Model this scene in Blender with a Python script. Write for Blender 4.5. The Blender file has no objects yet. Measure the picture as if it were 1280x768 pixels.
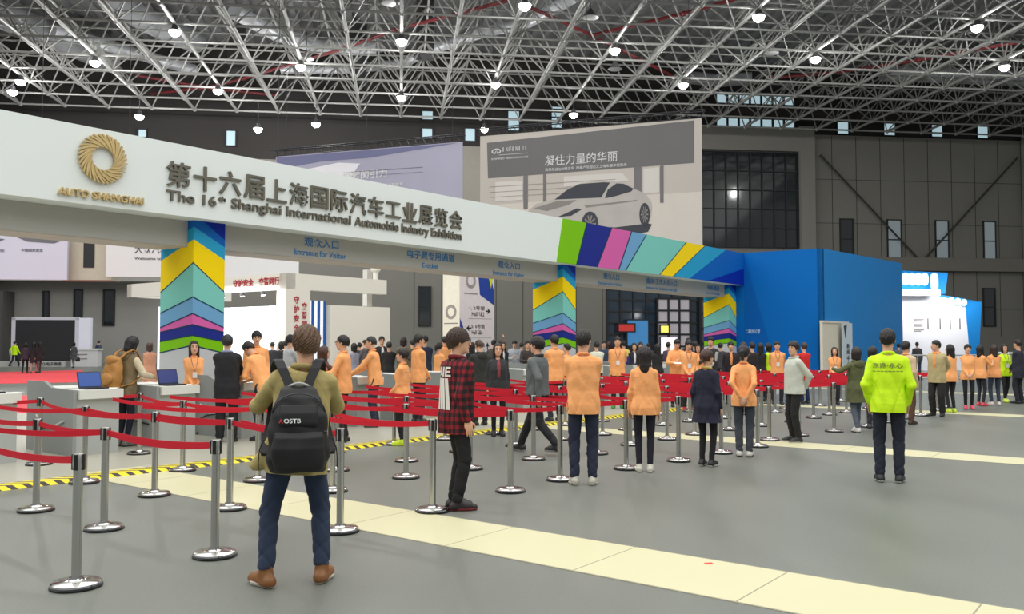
import bpy, bmesh, math, random
import numpy as np
from mathutils import Vector, Matrix
from mathutils.bvhtree import BVHTree

scene = bpy.context.scene
COL = scene.collection
random.seed(11)
R = math.radians

# ------------------------------------------------------------------ camera
cam = bpy.data.cameras.new('camera')
cam.sensor_width = 36.0
cam.lens = 1100.0 / 1280.0 * 36.0
cam.clip_end = 400
camo = bpy.data.objects.new('camera', cam)
COL.objects.link(camo)
camo.location = (0, 0, 1.67)
camo.rotation_euler = (R(90) + math.atan(42 / 1100.0), 0, 0)
scene.camera = camo

# ------------------------------------------------------------------ sky, light, exposure
world = bpy.data.worlds.new('world')
scene.world = world
world.use_nodes = True
bg = world.node_tree.nodes['Background']
bg.inputs[0].default_value = (0.93, 0.97, 1.0, 1)
bg.inputs[1].default_value = 0.33

def area_light(name, loc, sx, sy, watt, color=(1, 1, 1), rot=(0, 0, 0)):
    l = bpy.data.lights.new(name, 'AREA')
    l.shape = 'RECTANGLE'
    l.size, l.size_y = sx, sy
    l.energy = watt
    l.color = color
    o = bpy.data.objects.new(name, l)
    COL.objects.link(o)
    o.location = loc
    o.rotation_euler = rot
    return o

area_light('hall_lamp_rows', (0, 8, 18.5), 60, 50, 16800, (1.0, 0.985, 0.95))
area_light('hall_lamp_rows_far', (2, 48, 18.2), 70, 22, 3000, (1.0, 0.985, 0.95), (R(18), 0, 0))
area_light('hall_lamp_rows_left', (-30, 20, 18.5), 30, 26, 4200, (1.0, 0.99, 0.97))

scene.view_settings.view_transform = 'Standard'
scene.view_settings.look = 'None'
scene.view_settings.gamma = 1
scene.view_settings.exposure = 0.0
scene.view_settings.use_curve_mapping = False

# ------------------------------------------------------------------ hall frames of reference
# queue frame: D runs along the entrance portal, N runs from the hall floor towards it
DV = Vector((0.6113, 0.7914, 0)); DV.normalize()
NV = Vector((-DV.y, DV.x, 0))
# building frame: U along the far wall, V towards it
VV = Vector((-0.126, 0.992, 0)); VV.normalize()
UV = Vector((VV.y, -VV.x, 0))
ZV = Vector((0, 0, 1))
def dn(d, n, z=0.0): return DV * d + NV * n + ZV * z
def uv(u, v, z=0.0): return UV * u + VV * v + ZV * z
ANG_D = math.atan2(DV.y, DV.x)
ANG_U = math.atan2(UV.y, UV.x)

def lin(c):
    def f(x):
        x /= 255.0
        return x / 12.92 if x <= 0.04045 else ((x + 0.055) / 1.055) ** 2.4
    return (f(c[0]), f(c[1]), f(c[2]), 1.0)

# ------------------------------------------------------------------ materials
MATS = {}
def mat(name, rgb, rough=0.6, metal=0.0, var=0.08, scale=6.0, bump=0.0, emit=None, estr=0.0, spec=0.5):
    if name in MATS: return MATS[name]
    m = bpy.data.materials.new(name)
    m.use_nodes = True
    nt = m.node_tree
    b = nt.nodes['Principled BSDF']
    c = lin(rgb)
    b.inputs['Roughness'].default_value = rough
    b.inputs['Metallic'].default_value = metal
    b.inputs['Specular IOR Level'].default_value = spec
    tc = nt.nodes.new('ShaderNodeTexCoord')
    nz = nt.nodes.new('ShaderNodeTexNoise')
    nz.inputs['Scale'].default_value = scale
    nz.inputs['Detail'].default_value = 4
    nt.links.new(tc.outputs['Object'], nz.inputs['Vector'])
    if var > 0:
        ramp = nt.nodes.new('ShaderNodeMix'); ramp.data_type = 'RGBA'
        ramp.inputs['A'].default_value = tuple(x * (1 - var) for x in c[:3]) + (1,)
        ramp.inputs['B'].default_value = tuple(min(1, x * (1 + var)) for x in c[:3]) + (1,)
        nt.links.new(nz.outputs['Fac'], ramp.inputs['Factor'])
        nt.links.new(ramp.outputs['Result'], b.inputs['Base Color'])
    else:
        b.inputs['Base Color'].default_value = c
    if bump > 0:
        nz.inputs['Detail'].default_value = 3
        bp = nt.nodes.new('ShaderNodeBump')
        bp.inputs['Strength'].default_value = bump
        bp.inputs['Distance'].default_value = 0.02
        nt.links.new(nz.outputs['Fac'], bp.inputs['Height'])
        nt.links.new(bp.outputs['Normal'], b.inputs['Normal'])
    if emit is not None:
        b.inputs['Emission Color'].default_value = lin(emit)
        b.inputs['Emission Strength'].default_value = estr
    MATS[name] = m
    return m

def glass_mat(name, rgb, emit=None, estr=0.0, rough=0.08):
    return mat(name, rgb, rough, 0.0, 0.05, 1.0, emit=emit, estr=estr, spec=0.8)

# ------------------------------------------------------------------ mesh helpers
class MB:
    def __init__(s):
        s.v = []; s.f = []; s.m = []
    def quad(s, a, b, c, d, m=0):
        i = len(s.v); s.v += [tuple(a), tuple(b), tuple(c), tuple(d)]; s.f.append((i, i+1, i+2, i+3)); s.m.append(m)
    def poly(s, pts, m=0):
        i = len(s.v); s.v += [tuple(p) for p in pts]; s.f.append(tuple(range(i, i+len(pts)))); s.m.append(m)
    def box(s, o, ax, ay, az, m=0):
        o, ax, ay, az = Vector(o), Vector(ax), Vector(ay), Vector(az)
        p = [o, o+ax, o+ax+ay, o+ay, o+az, o+ax+az, o+ax+ay+az, o+ay+az]
        i = len(s.v); s.v += [tuple(q) for q in p]
        for f in ((0,3,2,1),(4,5,6,7),(0,1,5,4),(1,2,6,5),(2,3,7,6),(3,0,4,7)):
            s.f.append(tuple(i+k for k in f)); s.m.append(m)
    def prism(s, pts, off, m=0, ms=None):
        off = Vector(off); n = len(pts); i = len(s.v)
        s.v += [tuple(p) for p in pts] + [tuple(Vector(p)+off) for p in pts]
        s.f.append(tuple(range(i, i+n))); s.m.append(m)
        s.f.append(tuple(range(i+2*n-1, i+n-1, -1))); s.m.append(m)
        for k in range(n):
            j = (k+1) % n
            s.f.append((i+k, i+n+k, i+n+j, i+j)); s.m.append(m if ms is None else ms)
    def tube(s, a, b, r, r2=None, n=8, m=0, caps=True):
        a, b = Vector(a), Vector(b); r2 = r if r2 is None else r2
        w = (b-a).normalized(); t = w.orthogonal().normalized(); q = w.cross(t)
        i = len(s.v)
        for c, rr in ((a, r), (b, r2)):
            for k in range(n):
                an = 2*math.pi*k/n
                s.v.append(tuple(c + (t*math.cos(an) + q*math.sin(an))*rr))
        for k in range(n):
            j = (k+1) % n
            s.f.append((i+k, i+j, i+n+j, i+n+k)); s.m.append(m)
        if caps:
            s.f.append(tuple(i+k for k in range(n-1, -1, -1))); s.m.append(m)
            s.f.append(tuple(i+n+k for k in range(n))); s.m.append(m)
    def path(s, pts, r, n=6, m=0):
        pts = [Vector(p) for p in pts]
        rings = []
        t = None
        for k, p in enumerate(pts):
            w = (pts[min(k+1, len(pts)-1)] - pts[max(k-1, 0)]).normalized()
            t = w.orthogonal().normalized() if t is None else (t - w*t.dot(w)).normalized()
            q = w.cross(t)
            rr = r[k] if isinstance(r, (list, tuple)) else r
            i = len(s.v)
            for j in range(n):
                an = 2*math.pi*j/n
                s.v.append(tuple(p + (t*math.cos(an) + q*math.sin(an))*rr))
            rings.append(i)
        for a, b in zip(rings, rings[1:]):
            for j in range(n):
                l = (j+1) % n
                s.f.append((a+j, a+l, b+l, b+j)); s.m.append(m)
        s.f.append(tuple(rings[0]+j for j in range(n-1, -1, -1))); s.m.append(m)
        s.f.append(tuple(rings[-1]+j for j in range(n))); s.m.append(m)
    def lathe(s, prof, c=(0, 0, 0), n=24, m=0):
        c = Vector(c); i = len(s.v)
        for r, z in prof:
            for k in range(n):
                an = 2*math.pi*k/n
                s.v.append((c.x + r*math.cos(an), c.y + r*math.sin(an), c.z + z))
        for a in range(len(prof)-1):
            for k in range(n):
                j = (k+1) % n
                s.f.append((i+a*n+k, i+a*n+j, i+(a+1)*n+j, i+(a+1)*n+k)); s.m.append(m)
        s.f.append(tuple(i+k for k in range(n-1, -1, -1))); s.m.append(m)
        e = i+(len(prof)-1)*n
        s.f.append(tuple(e+k for k in range(n))); s.m.append(m)
    def ball(s, c, r, n=8, m=0):
        prof = [(max(1e-4, r*math.sin(math.pi*k/n)), -r*math.cos(math.pi*k/n)) for k in range(n+1)]
        s.lathe(prof, c, n+2, m)
    def ribbon(s, pts, up, width, thick, m=0):
        """a flat strap along pts; up: direction of its width at every point"""
        pts = [Vector(p) for p in pts]; i = len(s.v)
        ups = up if isinstance(up, list) else [up]*len(pts)
        for k, p in enumerate(pts):
            w = (pts[min(k+1, len(pts)-1)] - pts[max(k-1, 0)]).normalized()
            u = Vector(ups[k]).normalized(); q = w.cross(u).normalized()
            for a, b in ((-1, -1), (1, -1), (1, 1), (-1, 1)):
                s.v.append(tuple(p + u*(a*width/2) + q*(b*thick/2)))
        n = len(pts)
        for k in range(n-1):
            for j in range(4):
                l = (j+1) % 4
                s.f.append((i+4*k+j, i+4*k+l, i+4*k+4+l, i+4*k+4+j)); s.m.append(m)
        s.f.append((i+3, i+2, i+1, i)); s.m.append(m)
        e = i+4*(n-1); s.f.append((e, e+1, e+2, e+3)); s.m.append(m)
    def build(s, name, mats, parent=None, smooth=False):
        me = bpy.data.meshes.new(name)
        me.from_pydata(s.v, [], s.f)
        if not isinstance(mats, (list, tuple)): mats = [mats]
        for m in mats: me.materials.append(m)
        if len(mats) > 1: me.polygons.foreach_set('material_index', s.m)
        if smooth:
            me.polygons.foreach_set('use_smooth', [True]*len(s.f))
            try: me.set_sharp_from_angle(angle=R(40))
            except Exception: pass
        me.validate(); me.update()
        o = bpy.data.objects.new(name, me)
        COL.objects.link(o)
        if parent: o.parent = parent
        return o

def tag(o, label=None, cat=None, group=None, kind=None):
    if label: o['label'] = label
    if cat: o['category'] = cat
    if group: o['group'] = group
    if kind: o['kind'] = kind
    return o
def empty(name, loc=(0, 0, 0), rz=0.0):
    o = bpy.data.objects.new(name, None)
    o.empty_display_size = 0.2
    COL.objects.link(o)
    o.location = loc; o.rotation_euler = (0, 0, rz)
    return o
def copy_tree(o, parent=None):
    c = o.copy(); COL.objects.link(c)
    if parent: c.parent = parent
    for ch in list(o.children): copy_tree(ch, c)
    return c

_dg = None
def text_mesh(body, extrude=0.0, bold=0.0):
    """glyph outlines as a mesh, in font units, lying in the XY plane"""
    cu = bpy.data.curves.new('lettering', 'FONT')
    cu.body = body; cu.extrude = extrude; cu.offset = bold
    cu.resolution_u = 3
    o = bpy.data.objects.new('lettering', cu)
    COL.objects.link(o)
    dg = bpy.context.evaluated_depsgraph_get()
    me = bpy.data.meshes.new_from_object(o.evaluated_get(dg))
    bpy.data.objects.remove(o); bpy.data.curves.remove(cu)
    return me
def sign_text(name, body, origin, ex, ey, w, h, m, parent, depth=0.004, bold=0.0, stroke=None):
    """lettering filling the box origin..origin+ex*w+ey*h, raised by depth along ex x ey"""
    me = text_mesh(body, 0.5 if depth > 0 else 0.0, bold)
    n = len(me.vertices)
    co = np.empty(n*3, np.float32); me.vertices.foreach_get('co', co); co = co.reshape(-1, 3)
    lo, hi = co.min(0), co.max(0)
    ex, ey = Vector(ex).normalized(), Vector(ey).normalized(); ez = ex.cross(ey)
    sx = w/(hi[0]-lo[0]); sy = h/(hi[1]-lo[1])
    B = np.array([[ex[i]*sx, ey[i]*sy, ez[i]*depth] for i in range(3)], np.float32)
    P = (co - np.array([lo[0], lo[1], -0.5 if depth > 0 else 0], np.float32)) @ B.T + np.array(origin, np.float32)
    me.vertices.foreach_set('co', P.astype(np.float32).ravel())
    me.materials.clear(); me.materials.append(m); me.update()
    me.name = name
    o = bpy.data.objects.new(name, me); COL.objects.link(o)
    if parent: o.parent = parent
    return o
# ================================================================== the hall: floor, far wall, roof
def floor_material():
    m = bpy.data.materials.new('grey hall floor'); m.use_nodes = True
    nt = m.node_tree; b = nt.nodes['Principled BSDF']
    tc = nt.nodes.new('ShaderNodeTexCoord')
    mp = nt.nodes.new('ShaderNodeMapping'); mp.inputs['Rotation'].default_value[2] = R(38)
    mp.inputs['Scale'].default_value = (1, 0.35, 1)
    n1 = nt.nodes.new('ShaderNodeTexNoise'); n1.inputs['Scale'].default_value = 0.9; n1.inputs['Detail'].default_value = 6
    n2 = nt.nodes.new('ShaderNodeTexNoise'); n2.inputs['Scale'].default_value = 40; n2.inputs['Detail'].default_value = 2
    nt.links.new(tc.outputs['Object'], mp.inputs['Vector'])
    nt.links.new(mp.outputs['Vector'], n1.inputs['Vector']); nt.links.new(tc.outputs['Object'], n2.inputs['Vector'])
    r = nt.nodes.new('ShaderNodeValToRGB')
    r.color_ramp.elements[0].position = 0.3; r.color_ramp.elements[0].color = lin((110, 114, 107))
    r.color_ramp.elements[1].position = 0.72; r.color_ramp.elements[1].color = lin((128, 132, 124))
    nt.links.new(n1.outputs['Fac'], r.inputs['Fac'])
    mx = nt.nodes.new('ShaderNodeMix'); mx.data_type = 'RGBA'; mx.blend_type = 'MULTIPLY'; mx.inputs['Factor'].default_value = 0.25
    nt.links.new(r.outputs['Color'], mx.inputs['A']); nt.links.new(n2.outputs['Fac'], mx.inputs['B'])
    nt.links.new(mx.outputs['Result'], b.inputs['Base Color'])
    mr = nt.nodes.new('ShaderNodeMapRange'); mr.inputs['To Min'].default_value = 0.34; mr.inputs['To Max'].default_value = 0.5
    nt.links.new(n1.outputs['Fac'], mr.inputs['Value']); nt.links.new(mr.outputs['Result'], b.inputs['Roughness'])
    return m
fb = MB(); fb.box((-70, -12, -0.2), (150, 0, 0), (0, 100, 0), (0, 0, 0.2))
tag(fb.build('floor', floor_material()), kind='structure')

lf = mat('pale floor sheet', (176, 174, 160), 0.4, 0, 0.04, 0.7)
g = MB(); g.prism([dn(-6, 11.2, 0), dn(19.5, 9.95, 0), dn(40, 10.8, 0), dn(40, 28, 0), dn(-6, 28, 0)], (0, 0, 0.0025))
tag(g.build('floor_sheet', lf), kind='structure')
cream = mat('cream trench cover', (208, 204, 166), 0.45, 0, 0.03, 1.5)
joint = mat('cover joint', (150, 147, 125), 0.7)
def floor_strip(name, d0, d1, n0, n1):
    g = MB(); L = 1.25; k = n0
    while k < n1:
        g.box(dn(d0, k, 0), DV*(d1-d0), NV*(L-0.012), (0, 0, 0.004), 0)
        g.box(dn(d0, k+L-0.012, 0), DV*(d1-d0), NV*0.012, (0, 0, 0.003), 1)
        k += L
    for dd in (d0-0.02, d1):
        g.box(dn(dd, n0, 0), DV*0.02, NV*(n1-n0), (0, 0, 0.0035), 1)
    return tag(g.build(name, [cream, joint]), kind='structure')
floor_strip('trim_1', 5.38, 6.28, -3.9, 10.4)
floor_strip('trim_2', 13.62, 14.38, -2.0, 12.2)
floor_strip('trim_3', 22.0, 22.7, -2.0, 12.4)
floor_strip('trim_4', 30.6, 31.3, -2.0, 11.0)

def tape_material():
    m = bpy.data.materials.new('hazard tape'); m.use_nodes = True
    nt = m.node_tree; b = nt.nodes['Principled BSDF']; b.inputs['Roughness'].default_value = 0.5
    tc = nt.nodes.new('ShaderNodeTexCoord'); sp = nt.nodes.new('ShaderNodeSeparateXYZ')
    nt.links.new(tc.outputs['Object'], sp.inputs[0])
    ad = nt.nodes.new('ShaderNodeMath'); ad.operation = 'ADD'
    nt.links.new(sp.outputs['X'], ad.inputs[0]); nt.links.new(sp.outputs['Y'], ad.inputs[1])
    ml = nt.nodes.new('ShaderNodeMath'); ml.operation = 'MULTIPLY'; ml.inputs[1].default_value = 1/0.17
    nt.links.new(ad.outputs[0], ml.inputs[0])
    fr = nt.nodes.new('ShaderNodeMath'); fr.operation = 'FRACT'; nt.links.new(ml.outputs[0], fr.inputs[0])
    gt = nt.nodes.new('ShaderNodeMath'); gt.operation = 'GREATER_THAN'; gt.inputs[1].default_value = 0.56
    nt.links.new(fr.outputs[0], gt.inputs[0])
    mx = nt.nodes.new('ShaderNodeMix'); mx.data_type = 'RGBA'
    mx.inputs['A'].default_value = lin((240, 222, 28)); mx.inputs['B'].default_value = lin((58, 50, 38))
    nt.links.new(gt.outputs[0], mx.inputs['Factor']); nt.links.new(mx.outputs['Result'], b.inputs['Base Color'])
    return m
p0, p1 = dn(3.0, 10.72), dn(19.5, 9.85)
ln = (p1-p0).length
g = MB(); g.prism([(0, -0.15, 0), (0, -0.10, 0.045), (0, 0.10, 0.045), (0, 0.15, 0)], (ln, 0, 0))
o = g.build('cable_ramp', tape_material()); o.location = p0
o.rotation_euler = (0, 0, math.atan2((p1-p0).y, (p1-p0).x))
tag(o, 'low yellow and black striped cable ramp along the floor before the counters', 'cable ramp')
red = mat('salmon red carpet', (236, 78, 84), 0.95, 0, 0.05, 20)
c = MB(); c.prism([(-27.4, 46.1, 0), (-20.0, 34.1, 0), (-17.0, 35.6, 0), (-24.3, 49.8, 0)], (0, 0, 0.012))
tag(c.build('red_carpet', red), 'salmon red carpet strip on the open floor before the black screen', 'carpet')
c = MB(); c.prism([(-11.7, 20.3, 0), (-10.8, 20.3, 0), (-13.6, 26.7, 0), (-14.9, 26.7, 0)], (0, 0, 0.012))
tag(c.build('red_carpet', red), 'narrow red carpet end seen through the gap between two counters', 'carpet')

# ---- far wall
WV = 72.0
K = WV/66.0
wallm = mat('grey panel wall', (132, 130, 122), 0.85, 0, 0.06, 0.35)
wallm2 = mat('grey pilaster', (140, 138, 130), 0.85, 0, 0.05, 0.35)
dark = mat('dark upper wall', (52, 49, 47), 0.9, 0, 0.12, 0.3)
ledge_m = mat('wall ledge', (128, 125, 116), 0.8, 0, 0.04, 0.4)
frame_m = mat('dark window frame', (34, 35, 38), 0.5)
day = glass_mat('daylit pane', (150, 170, 176), (178, 205, 214), 0.75)
day2 = glass_mat('dim daylit pane', (120, 130, 132), (150, 162, 166), 0.28)
darkglass = glass_mat('dark glass', (30, 36, 40))
def zk(z): return 1.67 + (z-1.67)*K
g = MB()
g.box(uv(-75, WV, 0), UV*(75+23.2*K), VV*0.6, (0, 0, zk(15.0)), 0)
g.box(uv(23.2*K, WV, 0), UV*(75-23.2*K), VV*0.6, (0, 0, zk(18.1)), 0)
tag(g.build('wall_back', [wallm]), kind='structure')
g = MB()
g.box(uv(-75, WV+0.02, zk(15.0)), UV*(75+23.2*K), VV*0.6, (0, 0, zk(18.1)-zk(15.0)), 0)
tag(g.build('wall_band', [dark]), kind='structure')
g = MB()
g.box(uv(-75, WV+0.3, zk(18.1)), UV*150, VV*0.6, (0, 0, 9), 0)
tag(g.build('wall_upper', [dark]), kind='structure')
g = MB()
jm = mat('panel joint', (66, 65, 62), 0.9)
u = 30.0*K
for k in range(16):                                   # panel joints
    g.box(uv(u, WV-0.015, zk(2)), UV*0.05, VV*0.03, (0, 0, zk(18.0)-zk(2)), 0); u += 2.05*K
for z in (14.5, 11.0, 4.2): g.box(uv(32.0*K, WV-0.012, zk(z)), UV*22*K, VV*0.03, (0, 0, 0.04), 0)
u = 1.0*K
for k in range(8):
    g.box(uv(u, WV-0.015, 0), UV*0.05, VV*0.03, (0, 0, zk(9)), 0); u += 2.05*K
tag(g.build('trim_5', jm), kind='structure')
g = MB()
g.box(uv(31.0*K, WV-0.7, zk(7.25)), UV*30, VV*0.7, (0, 0, 1.05*K), 0)
tag(g.build('trim_6', ledge_m), kind='structure')
g = MB()
g.box(uv(31.25*K, WV-0.6, 0), UV*1.2*K, VV*0.6, (0, 0, zk(18.6)), 0)
g.box(uv(50.6*K, WV-0.6, 0), UV*1.2*K, VV*0.6, (0, 0, zk(18.6)), 0)
g.box(uv(23.2*K, WV-0.5, zk(16.6)), UV*8.1*K, VV*0.5, (0, 0, 1.8*K), 0)
tag(g.build('trim_7', wallm2), kind='structure')
g = MB()
g.box(uv(4.4*K, WV-0.4, zk(1)), UV*1.75*K, VV*0.4, (0, 0, zk(16.3)-zk(1)), 0)
tag(g.build('trim_8', mat('pale wall strip', (150, 146, 136), 0.85)), kind='structure')
g = MB()                                               # diagonal braces before the right wall
for a, b in (((33.0, 16.4), (41.6, 7.8)), ((50.0, 16.6), (41.4, 7.9))):
    g.tube(uv(a[0]*K, WV-0.35, zk(a[1])), uv(b[0]*K, WV-0.35, zk(b[1])), 0.085, n=8)
tag(g.build('trim_9', mat('dark steel brace', (58, 57, 55), 0.7)), kind='structure')
nwin = [0]
def wall_window(u0, u1, z0, z1, pane, mull=(), vm=WV, kk=True, proud=0.12, panes=None):
    nwin[0] += 1
    if kk: u0, u1, z0, z1 = u0*K, u1*K, zk(z0), zk(z1)
    e = empty('window_%d' % nwin[0], uv((u0+u1)/2, vm, z0)); tag(e, kind='structure')
    lo = e.location
    fr = MB(); t = 0.10
    w, h = u1-u0, z1-z0
    P = lambda a, b, c: uv(u0+a, vm+b, z0+c) - lo
    for a, c, ww, hh in ((0, 0, t, h), (w-t, 0, t, h), (0, 0, w, t), (0, h-t, w, t)):
        fr.box(P(a, -proud, c), UV*ww, VV*(proud+0.02), (0, 0, hh))
    for q in mull: fr.box(P(0, -proud*0.9, h*q-0.05), UV*w, VV*proud, (0, 0, 0.1))
    fr.build('window_frame', frame_m, e)
    pn = MB(); pn.box(P(t, -proud*0.5, t), UV*(w-2*t), VV*0.04, (0, 0, h-2*t))
    pn.build('window_pane', pane, e)
    return e
for i, (a, b) in enumerate(((34.68, 35.85), (38.69, 39.94), (42.83, 44.02), (47.03, 48.16))):
    wall_window(a, b, 8.25, 11.4, (darkglass, day2, day2, day2)[i], (0.48,))
wall_window(46.9, 48.0, 2.8, 5.95, darkglass, (0.5,))
for a in (34.66, 38.65, 42.78, 46.8): wall_window(a, a+1.08, 18.2, 19.75, day, vm=WV+0.28)
for a, z0, z1, b in ((1.5, 18.3, 19.1, 0.95), (1.5, 16.8, 17.7, 0.9), (4.72, 16.7, 17.8, 0.9), (8.0, 17.6, 19.5, 1.0), (11.35, 17.9, 19.7, 0.95),
                     (-12.75, 15.85, 17.1, 0.8), (-18.9, 16.3, 17.0, 0.7)):
    wall_window(a, a+b, z0, z1, day, (0.5,) if z1-z0 > 1.5 else (), vm=WV+(0.28 if z0 > 18 else -0.01))
wall_window(1.33, 2.3, 2.75, 5.73, darkglass, (0.5,))
# curtain walls with bars
def grid_window(u0, u1, z0, z1, nu, nz, pane, vm, t=0.09, extra=None):
    nwin[0] += 1
    u0, u1, z0, z1 = u0*K, u1*K, zk(z0), zk(z1)
    e = empty('window_%d' % nwin[0], uv((u0+u1)/2, vm, z0)); tag(e, kind='structure')
    lo = e.location; fr = MB()
    P = lambda a, b, c: uv(u0+a, vm+b, z0+c) - lo
    w, h = u1-u0, z1-z0
    for k in range(nu+1): fr.box(P(w*k/nu-t/2, -0.2, 0), UV*t, VV*0.2, (0, 0, h))
    for k in range(nz+1): fr.box(P(0, -0.18, h*k/nz-t/2), UV*w, VV*0.18, (0, 0, t))
    fr.build('window_frame', frame_m, e)
    pn = MB(); pn.box(P(0, -0.05, 0), UV*w, VV*0.04, (0, 0, h)); pn.build('window_pane', pane, e)
    return e
grid_window(23.3, 31.2, 9.0, 16.5, 8, 5, darkglass, WV-0.02)
grid_window(24.6, 31.15, 18.3, 21.4, 7, 3, day, WV+0.28, t=0.16)
grid_window(15.7, 25.0, 0.4, 5.65, 9, 6, glass_mat('bluish lobby glass', (44, 60, 74)), WV-0.02, t=0.13)
pale = mat('lit lobby wall', (160, 156, 160), 0.8, emit=(190, 184, 190), estr=0.35)
e = grid_window(19.6, 22.2, 0.3, 4.9, 3, 5, pale, WV-0.3, t=0.16)
e = grid_window(23.0, 25.0, 0.3, 4.9, 2, 4, glass_mat('grey lobby glass', (92, 90, 96)), WV-0.3, t=0.2)
wall_window(19.7, 21.2, 0.4, 2.0, mat('bright lobby doorway', (240, 235, 245), 0.8, emit=(255, 246, 255), estr=0.95), vm=WV-0.55)
wall_window(19.7, 20.5, 2.2, 2.9, mat('lit yellow poster', (240, 225, 90), 0.8, emit=(255, 240, 120), estr=0.8), vm=WV-0.55)
wall_window(17.1, 18.9, 1.2, 3.3, mat('lit blue exhibit', (60, 120, 170), 0.6, emit=(70, 140, 200), estr=0.45), vm=WV-0.5)
wall_window(16.4, 17.8, 2.3, 3.0, mat('red lit shop front', (170, 40, 40), 0.6, emit=(200, 60, 50), estr=0.5), vm=WV-0.6)

# ---- left part of the hall: nearer grey wall with three dark slots and an overhanging pale fascia
lw = mat('left grey wall', (160, 158, 152), 0.85, 0, 0.04, 0.4)
g = MB()
g.box(uv(-66, 68, 0), UV*48.8, VV*0.6, (0, 0, 5.92), 0)
g.box(uv(-66, 65.7, 5.9), UV*49.5, VV*2.9, (0, 0, 0.4), 0)
tag(g.build('wall_left', lw), kind='structure')
for a, b, z0, z1 in ((-25.9, -25.4, 3.25, 5.3), (-23.75, -23.1, 3.25, 5.43), (-21.7, -20.85, 2.75, 5.43)):
    wall_window(a, b, z0, z1, darkglass, (), vm=68.0, kk=False)
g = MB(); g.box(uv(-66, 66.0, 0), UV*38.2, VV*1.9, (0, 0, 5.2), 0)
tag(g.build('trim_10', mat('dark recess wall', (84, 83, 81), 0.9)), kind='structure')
g = MB(); g.box(uv(-16.3, 44.7, 4.6), UV*2.4, VV*1.2, (0, 0, 2.6), 0)
g.box(uv(-15.2, 44.66, 5.2), UV*0.5, VV*0.1, (0, 0, 1.5), 1)
tag(g.build('trim_11', [mat('pale fascia', (196, 190, 172), 0.85), frame_m]), kind='structure')

# ---- roof: deck with ribs, air ducts, sprinkler pipes, space frame
lamp_body = mat('lamp housing', (90, 90, 92), 0.4, 0.6)
deck_m = mat('ribbed roof deck', (150, 150, 150), 0.7, 0.2, 0.2, 0.4)
g = MB()
g.box(uv(-60, 34, 25.6), UV*130, VV*39, (0, 0, 0.3), 0)
for k in range(130): g.box(uv(-60+k, 34, 25.35), UV*0.4, VV*39, (0, 0, 0.25), 0)
tag(g.build('ceiling', deck_m), kind='structure')

steel_m = mat('galvanised steel tube', (150, 150, 146), 0.45, 0.2, 0.12, 0.5)
MOD = 3.09; ZB, ZT = 19.1, 21.3
us = [k*MOD for k in range(-13, 18)]
vs = [43.4-6.1+k*MOD for k in range(0, 11)]
rt = empty('roof_truss', uv(0, 55, ZB)); tag(rt, kind='structure')
lo = Vector(rt.location)
def q(u, v, z): return uv(u, v, z) - lo
for u in us:
    t = MB(); t.tube(q(u, vs[0], ZB), q(u, vs[-1], ZB), 0.105, n=8)
    for v in vs: t.ball(q(u, v, ZB), 0.17, 6)
    t.build('long_chord', steel_m, rt, True)
for v in vs:
    t = MB(); t.tube(q(us[0], v, ZB), q(us[-1], v, ZB), 0.075, n=6); t.build('cross_chord', steel_m, rt, True)
ut = [u+MOD/2 for u in us[:-1]]; vt = [v+MOD/2 for v in vs[:-1]]
for u in ut:
    t = MB(); t.tube(q(u, vt[0], ZT), q(u, vt[-1], ZT), 0.07, n=6)
    for v in vt: t.ball(q(u, v, ZT), 0.12, 5)
    t.build('upper_chord', steel_m, rt, True)
t = MB()
for v in vt: t.tube(q(ut[0], v, ZT), q(ut[-1], v, ZT), 0.06, n=6)
for u in ut:
    for v in vt:
        for a in (-1, 1):
            for b in (-1, 1):
                t.tube(q(u, v, ZT), q(u+a*MOD/2, v+b*MOD/2, ZB), 0.05, n=5, caps=False)
w_ = t.build('web_bars', steel_m, rt, True); w_['kind'] = 'stuff'
duct_m = mat('silver duct', (214, 216, 220), 0.35, 0.25, 0.1, 0.8)
grey_duct = mat('grey fabric duct', (150, 152, 154), 0.75, 0, 0.08, 0.6)
def duct(name, pts, r, m, label):
    t = MB(); t.path([uv(*p) for p in pts], r, 14)
    # reinforcing rings along it
    o = t.build(name, m, None, True)
    tag(o, label, 'air duct', kind=None)
    for p in pts[1:]:
        rd = MB(); rd.tube(uv(*p)+ZV*r*.9, uv(p[0], p[1], 25.4), 0.02, n=4); rd.build('hanger_rod', lamp_body, o)
    for a, b in zip(pts, pts[1:]):
        A, B = uv(*a), uv(*b); n_ = max(1, int((B-A).length/2.4))
        for k in range(n_):
            c_ = A.lerp(B, (k+0.5)/n_); w = (B-A).normalized()*0.06
            rg = MB(); rg.tube(c_-w, c_+w, r*1.03, n=14); rg.build('seam_ring', m, o, True)
    return o
duct('air_duct', [(-23.2, 61.8, 22.5), (-19.2, 66.0, 22.5), (-15.8, 69.6, 22.5)], 0.42, duct_m, 'shiny silver duct slanting down over the ring emblem at the upper left')
duct('air_duct', [(-30, 57.5, 23.0), (-26.0, 60.6, 23.0), (-23.8, 64.9, 23.0), (-22.0, 69.5, 23.0)], 0.95, grey_duct, 'thick dull grey duct left of the slanting silver one')
duct('air_duct', [(-18.5, 56, 23.2), (-17.0, 61, 23.2), (-14.6, 65.0, 23.2)], 0.85, grey_duct, 'thick dull grey duct right of the slanting silver one')
duct('air_duct', [(-10.6, 57.0, 22.6), (-8.5, 60.8, 22.6), (-5.8, 63.2, 22.6), (-1.8, 63.1, 22.6)], 0.5, duct_m, 'bright silver duct elbow between two dark stacks')
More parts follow.
